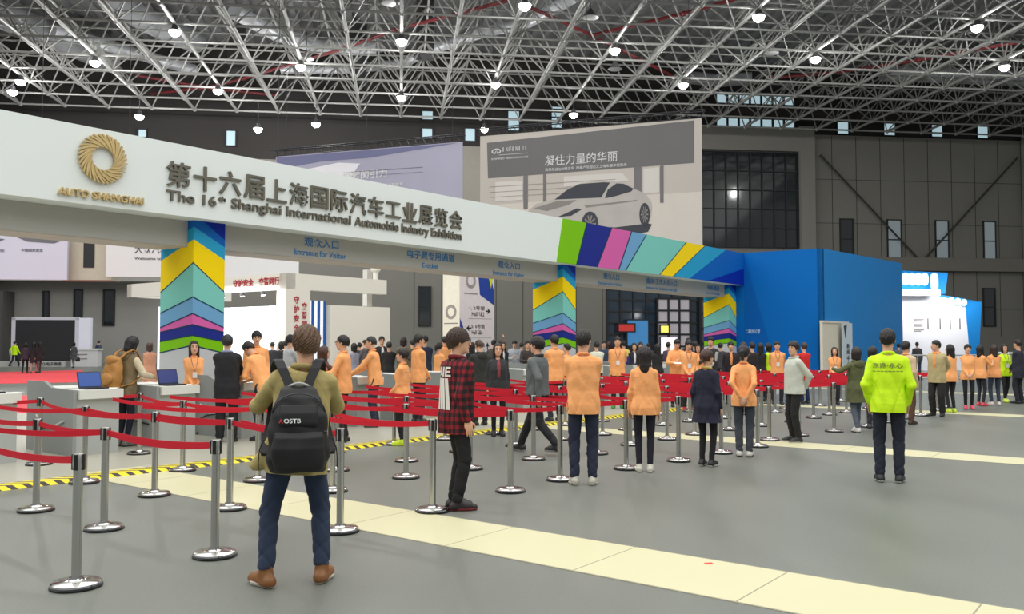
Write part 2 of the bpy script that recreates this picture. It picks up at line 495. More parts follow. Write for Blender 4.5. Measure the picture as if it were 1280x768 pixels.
duct('air_duct', [(-9.1, 68.2, 22.4), (-4.6, 67.6, 22.4), (-0.1, 65.8, 22.4), (2.4, 61.8, 22.4), (5.2, 58.5, 22.4), (8.2, 56.0, 22.4), (10.4, 51.3, 22.4)], 0.36, duct_m, 'slim silver duct curving up above the car banner')
duct('air_duct', [(37.0, 63.4, 22.4), (42.0, 63.2, 22.4), (50.4, 63.4, 22.4)], 0.6, duct_m, 'long silver duct running level at the right roof edge')
duct('air_duct', [(22.4, 66.3, 22.4), (25.2, 66.8, 22.4), (27.5, 65.9, 22.4)], 0.5, grey_duct, 'short dull duct above the curtain wall')
stack_m = mat('dark stack', (60, 60, 60), 0.8)
for i, (u, v) in enumerate(((-11.9, 65.3), (1.6, 59.9), (-3.2, 65.8))):
    t = MB(); t.tube(uv(u, v, 21.4), uv(u, v, 25.3), 0.62, n=16); t.lathe([(0.62, 0), (0.8, -0.25), (0.8, -0.4), (0.5, -0.4)], uv(u, v, 21.45), 16)
    tag(t.build('exhaust_stack', stack_m, None, True), ('dark round stack hanging farthest left under the roof', 'dark round stack hanging nearest the top centre', 'dark round stack hanging between the other two')[i], 'vent stack', 'roof stacks')
redp = mat('red sprinkler pipe', (112, 30, 34), 0.5, 0.0, 0.1, 1)
def pipe(pts, label):
    t = MB(); t.path([uv(*p) for p in pts], 0.105, 8)
    for p in pts[1:-1]: t.ball(uv(*p), 0.16, 6)
    tag(t.build('sprinkler_pipe', redp, None, True), label, 'pipe', 'red sprinkler pipes')
pipe([(-19.0, 69.8, 20.6), (-14.0, 67.2, 20.6), (-11.3, 64.8, 20.6), (-3.7, 57.3, 20.6), (-0.4, 53.4, 20.6), (5.9, 47.9, 20.6)], 'long red pipe rising from the portal to the top centre')
pipe([(6.6, 48.2, 20.6), (11.7, 52.8, 20.6), (16.2, 48.6, 20.6), (18.7, 45.7, 20.6)], 'red pipe making a V under the roof above the car banner')
pipe([(-19.2, 66.4, 21.0), (-17.0, 67.6, 21.0), (-13.9, 69.3, 21.0), (-9.6, 70.5, 21.0)], 'low red pipe crossing the long one at the left')
pipe([(26.3, 60.0, 20.6), (30.8, 57.9, 20.6), (34.6, 54.8, 20.6), (36.7, 52.7, 20.6), (39.7, 49.8, 20.6)], 'red pipe slanting up across the right roof')
pipe([(12.2, 53.4, 20.6), (16.0, 57.1, 20.6), (19.2, 60.3, 20.6)], 'red branch pipe running down from the V bend')
g = MB()
for z, v in ((20.4, WV-2.0),):
    g.tube(uv(-50, v, z), uv(60, v, z), 0.16, n=6)
g.box(uv(14, WV-3, 20.4), UV*48, VV*1.2, (0, 0, 0.7))
tag(g.build('trim_12', mat('dark edge girder', (46, 40, 38), 0.8)), kind='structure')

# ---- hall lamps on their grid below the frame
lamp_glow = mat('lamp glass', (255, 255, 255), 0.4, emit=(255, 253, 246), estr=9.0)
LAMPS = [(-18.76, 55.2, 18.6), (-24.5, 60.6, 18.6), (-12.5, 49.2, 18.6), (0, 49.5, 18.6), (5.95, 43.5, 18.6), (12.2, 49.6, 18.6),
         (6.12, 57.3, 18.6), (18.33, 55.4, 18.6), (18.3, 43.4, 18.6), (24.7, 49.6, 18.6), (30.8, 43.4, 18.6), (37.4, 49.6, 18.6),
         (12.21, 61.5, 18.0), (0, 61.2, 18.6), (-5.95, 65.5, 17.5), (-10.3, 65.5, 17.0), (-12.48, 61.2, 18.6), (-18.2, 65.5, 17.65),
         (-6.33, 55.1, 18.6), (6.0, 65.5, 17.5), (-25.8, 62.5, 18.3)]
ORD = ['first', 'second', 'third', 'fourth', 'fifth', 'sixth', 'seventh', 'eighth', 'ninth', 'tenth', 'eleventh', 'twelfth', 'thirteenth',
       'fourteenth', 'fifteenth', 'sixteenth', 'seventeenth', 'eighteenth', 'nineteenth', 'twentieth', 'twenty-first', 'twenty-second']
LAMPS.sort(key=lambda p: uv(*p).x/uv(*p).y)
def make_lamp():
    e = empty('hall_lamp')
    t = MB(); t.lathe([(0.09, 0.42), (0.14, 0.40), (0.16, 0.26), (0.22, 0.14), (0.30, 0.06), (0.30, 0.03)], n=20); t.build('lamp_housing', lamp_body, e, True)
    t = MB(); t.lathe([(0.02, -0.24), (0.14, -0.22), (0.25, -0.14), (0.31, -0.02), (0.32, 0.06)], n=20); t.build('lamp_glass', lamp_glow, e, True)
    return e
lamp0 = make_lamp()
for i, p in enumerate(LAMPS):
    e = lamp0 if i == 0 else copy_tree(lamp0)
    gu, gv = round(p[0]/MOD)*MOD, vs[0]+round((p[1]-vs[0])/MOD)*MOD
    p = (gu if abs(gu-p[0]) < .6 else p[0], gv if abs(gv-p[1]) < .7 else p[1], p[2])
    t = MB(); t.tube((0, 0, 0.38), (0, 0, 19.1-p[2]), 0.025, n=6); t.build('hanger', lamp_body, e)
    e.location = uv(*p); e.scale = (1.0, 1.0, 1.0)
    tag(e, 'lit hall lamp under the roof frame, %s counting from the photo\'s left' % ORD[i], 'lamp', 'lit lamps under the hall roof')
    l = bpy.data.lights.new('hall_lamp_light', 'POINT'); l.energy = 330 if p[0] < 3 else 75; l.shadow_soft_size = 0.3
    lo_ = bpy.data.objects.new('hall_lamp_light', l); COL.objects.link(lo_); lo_.parent = e; lo_.location = (0, 0, -0.5)
off_m = mat('unlit lamp glass', (200, 200, 198), 0.4)
for i, (u, v) in enumerate(((22.9, 51.8), (10.4, 47.3), (-6.0, 56.6), (14.0, 56.2), (-0.6, 46.6))):
    e = empty('hall_lamp', uv(u, v, 19.6))
    t = MB(); t.lathe([(0.10, 0.5), (0.3, 0.16), (0.48, 0.02), (0.5, 0.0)], n=20); t.build('lamp_housing', lamp_body, e, True)
    t = MB(); t.lathe([(0.02, -0.05), (0.4, -0.03), (0.46, 0.0)], n=20); t.build('lamp_glass', off_m, e, True)
    t = MB(); t.tube((0, 0, 0.45), (0, 0, 1.75), 0.025, n=6); t.build('hanger', lamp_body, e)
    tag(e, 'unlit round lamp disc ' + ('high over the right of the car banner', 'high over the car banner near the V pipe', 'under the red pipe above the lilac banner', 'above the right end of the car banner', 'beside the stack at the top centre')[i], 'lamp')
# ================================================================== entrance portal
white_b = mat('portal white board', (230, 238, 236), 0.55, 0, 0.015, 0.3)
grey_b = mat('portal grey beam', (176, 176, 170), 0.6, 0, 0.02, 0.3)
under_b = mat('portal soffit', (186, 176, 168), 0.7)
G_ = dict(green=(124, 196, 10), navy=(30, 44, 138), pink=(216, 100, 172), sky=(112, 166, 208), teal=(126, 204, 192), yellow=(255, 220, 0),
          cyan=(42, 160, 206), blue=(8, 98, 186), deep=(4, 40, 160), line=(28, 62, 90), base=(196, 200, 204))
GM = {k: mat('print ' + k, v, 0.55, 0, 0.02, 0.5, spec=0.2) for k, v in G_.items()}
portal = empty('entrance_portal', dn(18, 14.9))
tag(portal, 'long white entrance portal with raised lettering, rainbow stripes and three chevron columns', 'entrance portal')
PL = Vector(portal.location)
def pq(d, n, z): return dn(d, n, z) - PL
N0, NB, NE = 14.5, 15.05, 15.95
D0, D1 = -1.0, 34.33
g = MB()
g.box(pq(D0, N0+0.02, 3.94), DV*(D1-D0), NV*(NE-N0-0.02), ZV*1.31, 0)
board = g.build('header_board', [white_b], portal)
# printed stripes along the right end of the header (edges slant)
zb, zt = 3.94, 5.25
edges = [(20.87, 21.2, 'green'), (21.93, 22.5, 'navy'), (23.07, 23.95, 'pink'), (24.37, 25.2, 'sky'), (24.8, 26.2, 'teal'), (27.12, 29.16, 'yellow'),
         (28.1, 30.7, 'cyan'), (29.4, 32.6, 'blue'), (34.33, 34.33, None)]
for (b0, t0, c), (b1, t1, _) in zip(edges, edges[1:]):
    g = MB()
    g.prism([pq(b0+0.03, N0, zb), pq(b1, N0, zb), pq(t1, N0, zt), pq(t0+0.03, N0, zt)], NV*0.03)
    g.build('stripe', GM[c], board)
    g = MB(); g.prism([pq(b0-0.03, N0-0.004, zb), pq(b0+0.035, N0-0.004, zb), pq(t0+0.035, N0-0.004, zt), pq(t0-0.03, N0-0.004, zt)], NV*0.03)
    if c not in ('green', 'blue'): g.build('stripe_line', GM['line'], board)
g = MB(); g.prism([pq(30.95, N0-0.006, zb), pq(34.33, N0-0.006, zb), pq(34.33, N0-0.006, 4.62)], NV*0.02); g.build('stripe', GM['deep'], board)
def beam(d0, d1):
    g = MB(); g.box(pq(d0, NB, 3.45), DV*(d1-d0), NV*(NE-NB-0.02), ZV*0.5, 0)
    g.box(pq(d0, NB+0.02, 3.444), DV*(d1-d0), NV*(NE-NB-0.06), ZV*0.006, 1)
    g.build('lower_beam', [grey_b, under_b], portal)
COLS = (9.41, 21.72, 33.65)
beam(D0, COLS[0]); beam(COLS[0]+0.68, COLS[1]); beam(COLS[1]+0.68, COLS[2])
lev = [('blue', 3.94, 3.94), ('cyan', 3.82, 3.48), ('yellow', 3.58, 3.23), ('teal', 3.14, 2.61), ('sky', 2.49, 2.20), ('pink', 2.18, 1.92), ('navy', 1.97, 1.83),
       ('green', 1.77, 1.65), ('base', 1.58, 1.43), (None, 0, 0)]
for cd in COLS:
    g = MB(); names = ['blue', 'cyan', 'yellow', 'teal', 'sky', 'pink', 'navy', 'green', 'base', 'deep', 'line']
    w, dp = 0.68, 1.12
    for (c, zc, ze), (_, zc1, ze1) in zip(lev, lev[1:]):
        i = names.index(c)
        a0, a1, a2, a3 = (pq(cd, 14.85, zc), pq(cd+w, 14.85, ze), pq(cd+w, 14.85, ze1), pq(cd, 14.85, zc1))
        g.quad(a3, a2, a1, a0, i)
        b0, b1, b2, b3 = (pq(cd, 14.85, zc), pq(cd, 14.85+dp, ze), pq(cd, 14.85+dp, ze1), pq(cd, 14.85, zc1))
        g.quad(b0, b1, b2, b3, i)
        if zc < 3.3:                                       # thin dark rules between the bands
            g.box(pq(cd-0.004, 14.846, zc-0.012), DV*(w+0.004)+ZV*(ze-zc), NV*0.006, ZV*0.024, 10)
            g.box(pq(cd-0.004, 14.846, zc-0.012), NV*dp+ZV*(ze-zc), DV*0.006, ZV*0.024, 10)
    g.poly([pq(cd+0.2, 14.848, 3.94), pq(cd+w, 14.848, 3.62), pq(cd+w, 14.848, 3.94)][::1], 9)
    g.quad(pq(cd+w, 14.85, 0), pq(cd+w, 14.85+dp, 0), pq(cd+w, 14.85+dp, 3.94), pq(cd+w, 14.85, 3.94), 0)
    g.quad(pq(cd, 14.85+dp, 0), pq(cd, 14.85+dp, 3.94), pq(cd+w, 14.85+dp, 3.94), pq(cd+w, 14.85+dp, 0), 0)
    g.build('chevron_column', [GM[k] for k in names], portal)
# raised lettering
bronze = mat('dark bronze letters', (106, 102, 90), 0.45, 0.15, 0.1, 4)
gold = mat('gold letters', (206, 182, 128), 0.4, 0.3, 0.15, 6)
blue_t = mat('blue lettering', (30, 122, 186), 0.6)
chars = '第十六届上海国际汽车工业展览会'
dd0, dd1 = 8.63, 16.7
step = (dd1-dd0)/len(chars)
cw = 0.47
for i, ch in enumerate(chars):
    k = i/(len(chars)-1)
    x = dd0 + (dd1-dd0-cw)*k
    z0, h = 4.45, 0.46
    if ch == '十': z0 += 0.0
    if ch == '工': z0 += 0.05; h -= 0.10
    sign_text('raised_character', ch, pq(x, N0+0.021, z0), DV, ZV, cw, h, bronze, board, 0.05, 0.010)
sign_text('raised_lettering', 'The 16', pq(8.63, N0+0.021, 4.185), DV, ZV, 1.02, 0.20, bronze, board, 0.04, 0.012)
sign_text('raised_lettering', 'th', pq(9.70, N0+0.021, 4.30), DV, ZV, 0.15, 0.10, bronze, board, 0.04, 0.012)
sign_text('raised_lettering', 'Shanghai International', pq(9.98, N0+0.021, 4.14), DV, ZV, 3.02, 0.26, bronze, board, 0.04, 0.012)
sign_text('raised_lettering', 'Automobile Industry Exhibition', pq(13.12, N0+0.021, 4.13), DV, ZV, 3.56, 0.27, bronze, board, 0.04, 0.012)
sign_text('gold_lettering', 'AUTO SHANGHAI', pq(6.72, N0+0.021, 4.04), DV, ZV, 1.47, 0.125, gold, board, 0.06, 0.025)
g = MB()                                                    # ring emblem of overlapping swirled blades
cx, cz = 7.445, 4.735
for k in range(34):
    a0 = 2*math.pi*k/34
    pts = []
    for j in range(7):
        t = j/6.0
        r = 0.195 + 0.225*t; a = a0 + 1.25*t - 0.40*t*t
        wd = 0.030*math.sin(math.pi*(0.15+0.72*t)) + 0.008
        pts.append((r, a, wd))
    lft = [(r*math.cos(a)-w_*math.sin(a), r*math.sin(a)+w_*math.cos(a)) for r, a, w_ in pts]
    rgt = [(r*math.cos(a)+w_*math.sin(a)*0.4, r*math.sin(a)-w_*math.cos(a)*0.4) for r, a, w_ in pts]
    loop = lft + rgt[::-1]
    g.prism([pq(cx+p[0], N0-0.05-0.012*(k % 2), cz+p[1]) for p in loop], NV*0.05)
g.build('ring_emblem', gold, board)
def beam_text(s, d0, d1, z0, z1): sign_text('sign_lettering', s, pq(d0, NB-0.004, z0), DV, ZV, d1-d0, z1-z0, blue_t, portal, 0.003, 0.012)
beam_text('观众入口', 12.18, 13.14, 3.70, 3.90); beam_text('Entrance for Visitor', 11.92, 13.36, 3.50, 3.63)
beam_text('电子票专用通道', 15.32, 17.05, 3.68, 3.89); beam_text('E-ticket', 15.85, 16.44, 3.48, 3.60)
beam_text('观众入口', 18.84, 19.84, 3.67, 3.87); beam_text('Entrance for Visitor', 18.63, 20.05, 3.47, 3.59)
beam_text('观众入口', 24.32, 25.32, 3.67, 3.87); beam_text('Entrance for Visitor', 24.02, 25.53, 3.48, 3.58)
beam_text('媒体·工作人员入口', 27.17, 29.46, 3.66, 3.88); beam_text('Entrance for Exhibitors and Staff', 27.16, 29.46, 3.48, 3.58)
beam_text('残疾通道', 32.04, 33.15, 3.67, 3.87); beam_text('Barrier Free Passage', 31.95, 33.2, 3.48, 3.58)

# ================================================================== blue pavilion closing the right end
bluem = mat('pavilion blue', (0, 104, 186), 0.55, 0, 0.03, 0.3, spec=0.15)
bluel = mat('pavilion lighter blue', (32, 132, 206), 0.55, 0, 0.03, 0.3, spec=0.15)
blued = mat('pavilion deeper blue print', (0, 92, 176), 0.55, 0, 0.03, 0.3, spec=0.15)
pav = empty('blue_pavilion', dn(40, 12.9)); PV = Vector(pav.location)
tag(pav, 'tall bright blue pavilion with two plain walls meeting at a corner', 'pavilion')
def vq(d, n, z): return dn(d, n, z) - PV
g = MB()
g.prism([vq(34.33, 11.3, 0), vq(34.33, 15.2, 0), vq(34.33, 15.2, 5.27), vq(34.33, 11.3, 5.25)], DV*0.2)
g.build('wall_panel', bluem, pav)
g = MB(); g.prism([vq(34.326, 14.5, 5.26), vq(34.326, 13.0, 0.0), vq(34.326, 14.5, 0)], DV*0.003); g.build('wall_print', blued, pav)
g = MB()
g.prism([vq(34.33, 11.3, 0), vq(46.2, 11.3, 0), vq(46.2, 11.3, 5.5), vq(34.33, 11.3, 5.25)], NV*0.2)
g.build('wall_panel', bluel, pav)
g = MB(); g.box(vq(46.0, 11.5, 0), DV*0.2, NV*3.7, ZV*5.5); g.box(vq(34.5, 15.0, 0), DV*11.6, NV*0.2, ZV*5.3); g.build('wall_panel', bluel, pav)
sign_text('sign_lettering', '二期办公室', vq(34.322, 14.45, 1.96), -NV, ZV, 0.62, 0.17, mat('pale sign lettering', (190, 214, 232), 0.6), pav, 0.003, 0.01)
cdm = mat('cream door panel', (222, 216, 198), 0.6)
dr = MB(); dr.box(vq(33.9, 11.18, 0), DV*2.6, NV*0.1, ZV*2.42); dr.box(vq(33.9, 11.15, 2.36), DV*3.2, NV*0.14, ZV*0.08)
dr = dr.build('door_panel', cdm, pav)
stand = empty('banner_stand', dn(36.4, 11.05))
tag(stand, 'upright pale banner stand with dark lettering against the blue wall', 'banner stand')
SL = Vector(stand.location)
g = MB(); g.box(dn(35.72, 11.0, 0.08)-SL, DV*1.3, NV*0.03, ZV*2.3); g.build('banner_sheet', mat('banner stand sheet', (205, 218, 226), 0.5), stand)
g = MB(); g.box(dn(35.68, 10.93, 0)-SL, DV*1.38, NV*0.2, ZV*0.08); g.build('stand_base', frame_m, stand)
g = MB(); g.prism([dn(35.9, 10.99, 2.25)-SL, dn(36.3, 10.99, 2.32)-SL, dn(36.1, 10.99, 1.75)-SL], NV*0.008); g.build('banner_print', mat('banner dark print', (50, 54, 64), 0.5), stand)
for i, ch in enumerate('新闻中心'):
    sign_text('banner_lettering', ch, dn(36.25, 10.995, 1.35-0.24*i)-SL, DV, ZV, 0.35, 0.2, frame_m, stand, 0.004, 0.01)

# ================================================================== reception counters with laptops
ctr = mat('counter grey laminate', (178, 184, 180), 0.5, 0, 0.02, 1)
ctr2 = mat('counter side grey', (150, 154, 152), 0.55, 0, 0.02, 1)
top_m = mat('counter white top', (226, 228, 222), 0.4, 0, 0.02, 1)
cable_m = mat('white cable', (210, 210, 205), 0.5); cable_b = mat('black cable', (36, 36, 40), 0.5)
def make_counter():
    e = empty('reception_counter')
    W_ = 0.66                                    # local frame: x along D, y along N, origin front right corner on the floor
    b = MB(); b.prism([(-W_, 0.03, 0), (-W_, 1.4, 0), (-W_, 1.4, 0.86), (-W_, 0.03, 0.86)], (W_-0.01, 0, 0)); b.build('cabinet_body', ctr, e)
    b = MB(); b.box((-W_+0.02, -0.04, 0.82), (W_, 0, 0), (0, 0.62, 0), (0, 0, 0.13)); b.box((-W_+0.02, 0.58, 0.86), (W_, 0, 0), (0, 0.82, 0), (0, 0, 0.1)); b.build('worktop', top_m, e)
    pr = [(0.0, 0.0), (1.46, 0.0), (1.46, 1.06)]
    for k in range(9):
        a = math.pi*k/8
        pr.append((0.95-0.30*(k/8.0), 1.06-0.045*(1-math.cos(a))))
    pr += [(0.30, 0.96), (0.0, 0.955)]
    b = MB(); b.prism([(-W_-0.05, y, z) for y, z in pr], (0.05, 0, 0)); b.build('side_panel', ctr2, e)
    b = MB()
    b.path([(-W_-0.06, 0.25, 0.5), (-W_-0.08, 0.5, 0.42), (-W_-0.09, 0.8, 0.40), (-W_-0.07, 1.1, 0.55)], 0.012, 6); b.build('cable', cable_m, e, True)
    b = MB(); b.path([(-W_-0.06, 0.2, 0.36), (-W_-0.08, 0.6, 0.40), (-W_-0.08, 0.9, 0.36), (-W_-0.06, 1.2, 0.26)], 0.014, 6); b.build('cable', cable_b, e, True)
    return e
def make_laptop(scr):
    e = empty('laptop')
    k = MB(); k.box((-0.17, -0.12, 0), (0.34, 0, 0), (0, 0.24, 0), (0, 0, 0.022)); k.build('keyboard_base', mat('laptop black', (30, 31, 34), 0.4), e)
    s = MB(); s.prism([(-0.175, 0.12, 0.02), (0.175, 0.12, 0.02), (0.175, 0.19, 0.25), (-0.175, 0.19, 0.25)], (0, 0.012, 0.003)); s.build('lid', mat('laptop lid', (44, 46, 52), 0.4), e)
    s = MB(); s.prism([(-0.16, 0.122, 0.035), (0.16, 0.122, 0.035), (0.16, 0.185, 0.238), (-0.16, 0.185, 0.238)], (0, -0.004, 0)); s.build('screen', scr, e)
    return e
scrA = mat('laptop screen blue', (22, 34, 92), 0.2, emit=(28, 52, 130), estr=0.35)
scrB = mat('laptop screen bright blue', (20, 60, 130), 0.2, emit=(20, 74, 150), estr=0.45)
scrC = mat('laptop screen purple', (48, 46, 90), 0.2, emit=(60, 58, 120), estr=0.35)
counter0 = make_counter()
lapA, lapB, lapC = make_laptop(scrA), make_laptop(scrB), make_laptop(scrC)
used_lap = set()
paper = mat('loose white paper', (238, 238, 230), 0.7)
CD = [5.45, 6.9, 8.2, 9.72] + [11.0+1.38*k for k in range(16)]
clabel = ['grey reception counter at the far left edge with a purple laptop', 'grey reception counter with a bright blue laptop before the black screen', 'grey reception counter before the left chevron column',
          'grey reception counter that the dark-suited man faces']
for i, d_ in enumerate(CD):
    e = counter0 if i == 0 else copy_tree(counter0)
    n_ = 12.75 + 0.02*(d_-6.9) if d_ > 6.9 else 12.75
    e.location = dn(d_, n_); e.rotation_euler = (0, 0, ANG_D)
    tag(e, clabel[i] if i < 4 else 'grey reception counter behind the queue belts, %s along from the left chevron column' % ORD[i-3], 'counter', 'reception counters')
    src = (lapC, lapB, lapA, lapA)[i] if i < 4 else lapA
    if i < 3 or i % 3 == 1:
        l = src if id(src) not in used_lap else copy_tree(src)
        used_lap.add(id(src))
        l.location = dn(d_-0.30, n_+0.22, 0.951); l.rotation_euler = (0, 0, ANG_D - 0.1 + 0.05*(i % 3))
        tag(l, ('open laptop with a purplish screen at the far left edge', 'open laptop with a bright blue screen beside the brown backpack', 'open laptop with a dark blue screen before the smiling long-haired woman')[i]
            if i < 3 else 'open dark laptop on the %s grey counter along from the left column' % ORD[i-3], 'laptop')
    p = MB()
    for k in range(3): p.box((-0.1+0.07*k, -0.1+0.02*k, 0.002*k), Vector((0.18, 0.03*k, 0)), Vector((-0.04*k, 0.13, 0)), (0, 0, 0.0025))
    o = p.build('paper_sheets', paper); o.location = dn(d_-0.12, n_+0.15, 0.951) if i != 0 else dn(d_-0.09, n_+0.12, 0.951); o.rotation_euler = (0, 0, ANG_D+0.3*i)
    tag(o, 'loose white papers on the ' + ('far left counter', 'counter with the bright blue laptop', 'counter before the left chevron column', 'counter by the dark-suited man')[i]
        if i < 4 else 'loose white papers on the %s counter along from the left column' % ORD[i-3], 'paper', 'loose papers on the counters')

# ================================================================== queue stanchions
chrome = mat('brushed steel post', (190, 190, 186), 0.26, 0.95, 0.06, 3)
chrome_b = mat('polished steel base', (206, 206, 204), 0.14, 1.0, 0.03, 2)
black_p = mat('black plastic', (22, 22, 24), 0.45)
belt_m = mat('red webbing', (206, 12, 40), 0.75, 0, 0.05, 30)
def make_stanchion():
    e = empty('stanchion')
    b = MB(); b.lathe([(0.165, 0.0), (0.168, 0.006), (0.168, 0.014), (0.160, 0.018)], n=40); b.build('rubber_rim', black_p, e, True)
    b = MB(); b.lathe([(0.158, 0.012), (0.163, 0.022), (0.160, 0.034), (0.150, 0.041), (0.055, 0.050), (0.048, 0.058), (0.046, 0.068)], n=40); b.build('base', chrome_b, e, True)
    b = MB(); b.tube((0, 0, 0.05), (0, 0, 0.80), 0.032, n=20); b.build('pole', chrome, e, True)
    b = MB(); b.lathe([(0.036, 0.795), (0.037, 0.80), (0.037, 0.897), (0.034, 0.902)], n=20); b.build('cassette_head', chrome, e, True)
    b = MB()
    for k in range(4):
        a = k*math.pi/2 + math.pi/4
        c, s = math.cos(a), math.sin(a)
        b.box(Vector((0.030*c+0.013*s, 0.030*s-0.013*c, 0.79)), Vector((-0.026*s, 0.026*c, 0)), Vector((0.012*c, 0.012*s, 0)), (0, 0, 0.105))
    b.build('belt_slot', black_p, e)
    return e
ROWS = [
 [(2.97, 6.03), (2.95, 7.7), (2.95, 9.4)],
 [(4.04, 6.03), (4.01, 7.66), (4.03, 9.01), (4.0, 10.5)],
 [(5.22, 5.93), (5.24, 7.58), (5.20, 8.88), (5.16, 10.33), (5.53, 12.3)],
 [(6.38, 5.91), (6.54, 7.56), (6.48, 8.82), (6.40, 10.28), (6.95, 12.3)],
 [(7.74, 6.00), (7.73, 7.60), (7.61, 8.72), (7.62, 10.2)],
 [(8.72, 6.01), (8.76, 7.45), (8.80, 8.64), (8.8, 10.15)],
 [(10.0, 5.85), (10.01, 7.35), (10.05, 8.75), (10.09, 10.19)],
 [(11.1, 5.66), (11.07, 6.97), (11.1, 8.5), (11.1, 10.0)],
 [(12.27, 5.56), (12.32, 7.13), (12.29, 8.47), (12.3, 9.9)],
 [(13.36, 5.44), (13.39, 7.04), (13.37, 8.30), (13.35, 9.8)],
 [(14.33, 5.63), (14.36, 7.01), (14.35, 8.39), (14.4, 9.8)],
 [(15.37, 5.50), (15.53, 6.87), (15.61, 8.29), (15.6, 9.7)],
 [(16.43, 5.23), (16.64, 6.69), (16.6, 8.2), (16.6, 9.6)],
 [(17.73, 5.01), (17.8, 6.5), (17.8, 8.0), (17.8, 9.5)],
 [(18.9, 5.0), (19.03, 6.49), (19.0, 7.95), (19.0, 9.4)],
 [(20.03, 4.95), (20.07, 6.49), (19.96, 7.70), (20.0, 9.2)],
 [(21.09, 4.81), (20.97, 6.39), (21.2, 7.9), (21.2, 9.2)],
 [(22.76, 4.84), (22.5, 6.3), (22.6, 7.54), (22.6, 9.1)],
 [(24.0, 4.9), (24.1, 6.2), (24.73, 7.68)],
]
stanchion0 = make_stanchion()
PTXT = ['nearest post', 'second post', 'third post', 'fourth post', 'fifth post']
first = True
nr = random.Random(3)
for i, row in enumerate(ROWS):
    for j, (d_, n_) in enumerate(row):
        e = stanchion0 if first else copy_tree(stanchion0)
        first = False
        e.location = dn(d_, n_)
        rz = nr.uniform(-0.25, 0.25)
        e.rotation_euler = (0, 0, ANG_D + rz)
        tag(e, 'steel stanchion with red belt, %s of the %s queue row from left' % (PTXT[j], ORD[i]), 'stanchion', 'queue stanchions')
        nxt = row[j+1] if j+1 < len(row) else None
        a = Vector((0, 0, 0.855))
        if nxt is None and i < 2:
            nxt = (d_, n_+1.7)
        if nxt is not None:
            w = dn(*nxt) - dn(d_, n_)
            w = Matrix.Rotation(-(ANG_D+rz), 3, 'Z') @ w
            sag = nr.uniform(0.015, 0.05); tw = nr.uniform(-0.012, 0.012)
            un = w.normalized()
            pts = [a + un*0.035 + (w-un*0.07)*t + Vector((0, 0, -4*sag*t*(1-t)+tw*math.sin(math.pi*t))) for t in [k/8 for k in range(9)]]
            b = MB(); b.ribbon(pts, Vector((0, 0, 1)), 0.05, 0.003); b.build('belt', belt_m, e)

# ================================================================== booths and boards behind the portal
off_w = mat('booth off-white board', (226, 222, 212), 0.6, 0, 0.02, 0.5)
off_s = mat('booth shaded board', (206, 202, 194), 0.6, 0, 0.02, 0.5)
scr_w = mat('bright led wall', (235, 242, 246), 0.5, emit=(240, 248, 255), estr=0.95)
redt = mat('red booth lettering', (176, 40, 52), 0.6)
B0 = Vector((-7.718, 30.0, 0))
booth = empty('exhibition_booth', B0); tag(booth, 'off-white booth with red lettering fascia and glowing white wall behind the left column', 'booth')
def bq(a, b, z): return DV*a + NV*b + ZV*z       # a along D to the right, b along N to the left, from the near corner
g = MB(); g.box(bq(0, 0, 3.44), DV*4.75, NV*0.35, ZV*0.55); g.box(bq(0, 0, 3.44), DV*0.4, NV*10.35, ZV*0.55); g.box(bq(0, 10.0, 3.44), DV*4.75, NV*0.35, ZV*0.55)
fascia = g.build('fascia', off_w, booth)
g = MB(); g.box(bq(0, 0, 0), DV*1.05, NV*0.5, ZV*3.44); pil = g.build('corner_pillar', off_w, booth)
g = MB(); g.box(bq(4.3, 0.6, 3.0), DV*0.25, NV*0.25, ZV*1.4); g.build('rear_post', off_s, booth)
g = MB(); g.box(bq(2.04, 0.1, 0), DV*3.0, NV*0.2, ZV*2.95); g.build('wall_board', off_w, booth)
g = MB(); g.box(bq(1.3, 5.8, 0.2), DV*0.2, NV*4.4, ZV*2.9); g.box(bq(1.3, 0.7, 0.2), DV*0.2, NV*4.8, ZV*2.75)
g.build('led_wall', scr_w, booth)
bs = mat('booth blue stripe', (30, 92, 176), 0.5); ws = mat('booth white stripe', (236, 240, 244), 0.5, emit=(240, 244, 250), estr=0.4)
for k in range(7):
    g = MB(); g.box(bq(1.08+0.135*k, 0.3, 0), DV*0.135, NV*0.05, ZV*3.1); g.build('stripe_panel', bs if k % 2 == 0 else ws, booth)
sign_text('red_lettering', '守护安全', bq(-0.012, 3.0, 3.60), -NV, ZV, 1.2, 0.27, redt, fascia, 0.008, 0.02)
sign_text('red_lettering', '交警同行', bq(-0.012, 1.5, 3.60), -NV, ZV, 1.15, 0.27, redt, fascia, 0.008, 0.02)
for i, ch in enumerate('守护安全'): sign_text('red_lettering', ch, bq(0.34, -0.012, 2.95-0.32*i), DV, ZV, 0.22, 0.25, redt, pil, 0.008, 0.02)
for i, ch in enumerate('交警同行'): sign_text('red_lettering', ch, bq(0.68, -0.012, 2.75-0.32*i), DV, ZV, 0.22, 0.25, redt, pil, 0.008, 0.02)
spot_m = mat('booth spotlight', (250, 250, 250), 0.4, emit=(255, 252, 240), estr=4.0)
for k in range(7):
    e = empty('booth_spotlight', B0 + bq(0.7, 1.0+1.25*k, 3.40))
    t = MB(); t.tube((0, 0, 0.1), (0.03, 0, -0.08), 0.07, 0.09, 12); t.build('lamp_housing', lamp_body, e)
    t = MB(); t.tube((0.03, 0, -0.08), (0.033, 0, -0.1), 0.08, n=12); t.build('lamp_glass', spot_m, e)
    tag(e, 'small spotlight under the lettered booth fascia, %s from its pillar' % ORD[k], 'spotlight', 'booth spotlights')
l = area_light('booth_spot_light', B0 + bq(-0.6, 3, 3.2), 0.6, 5, 160, (1, 1, 1), (0, R(-40), ANG_D))
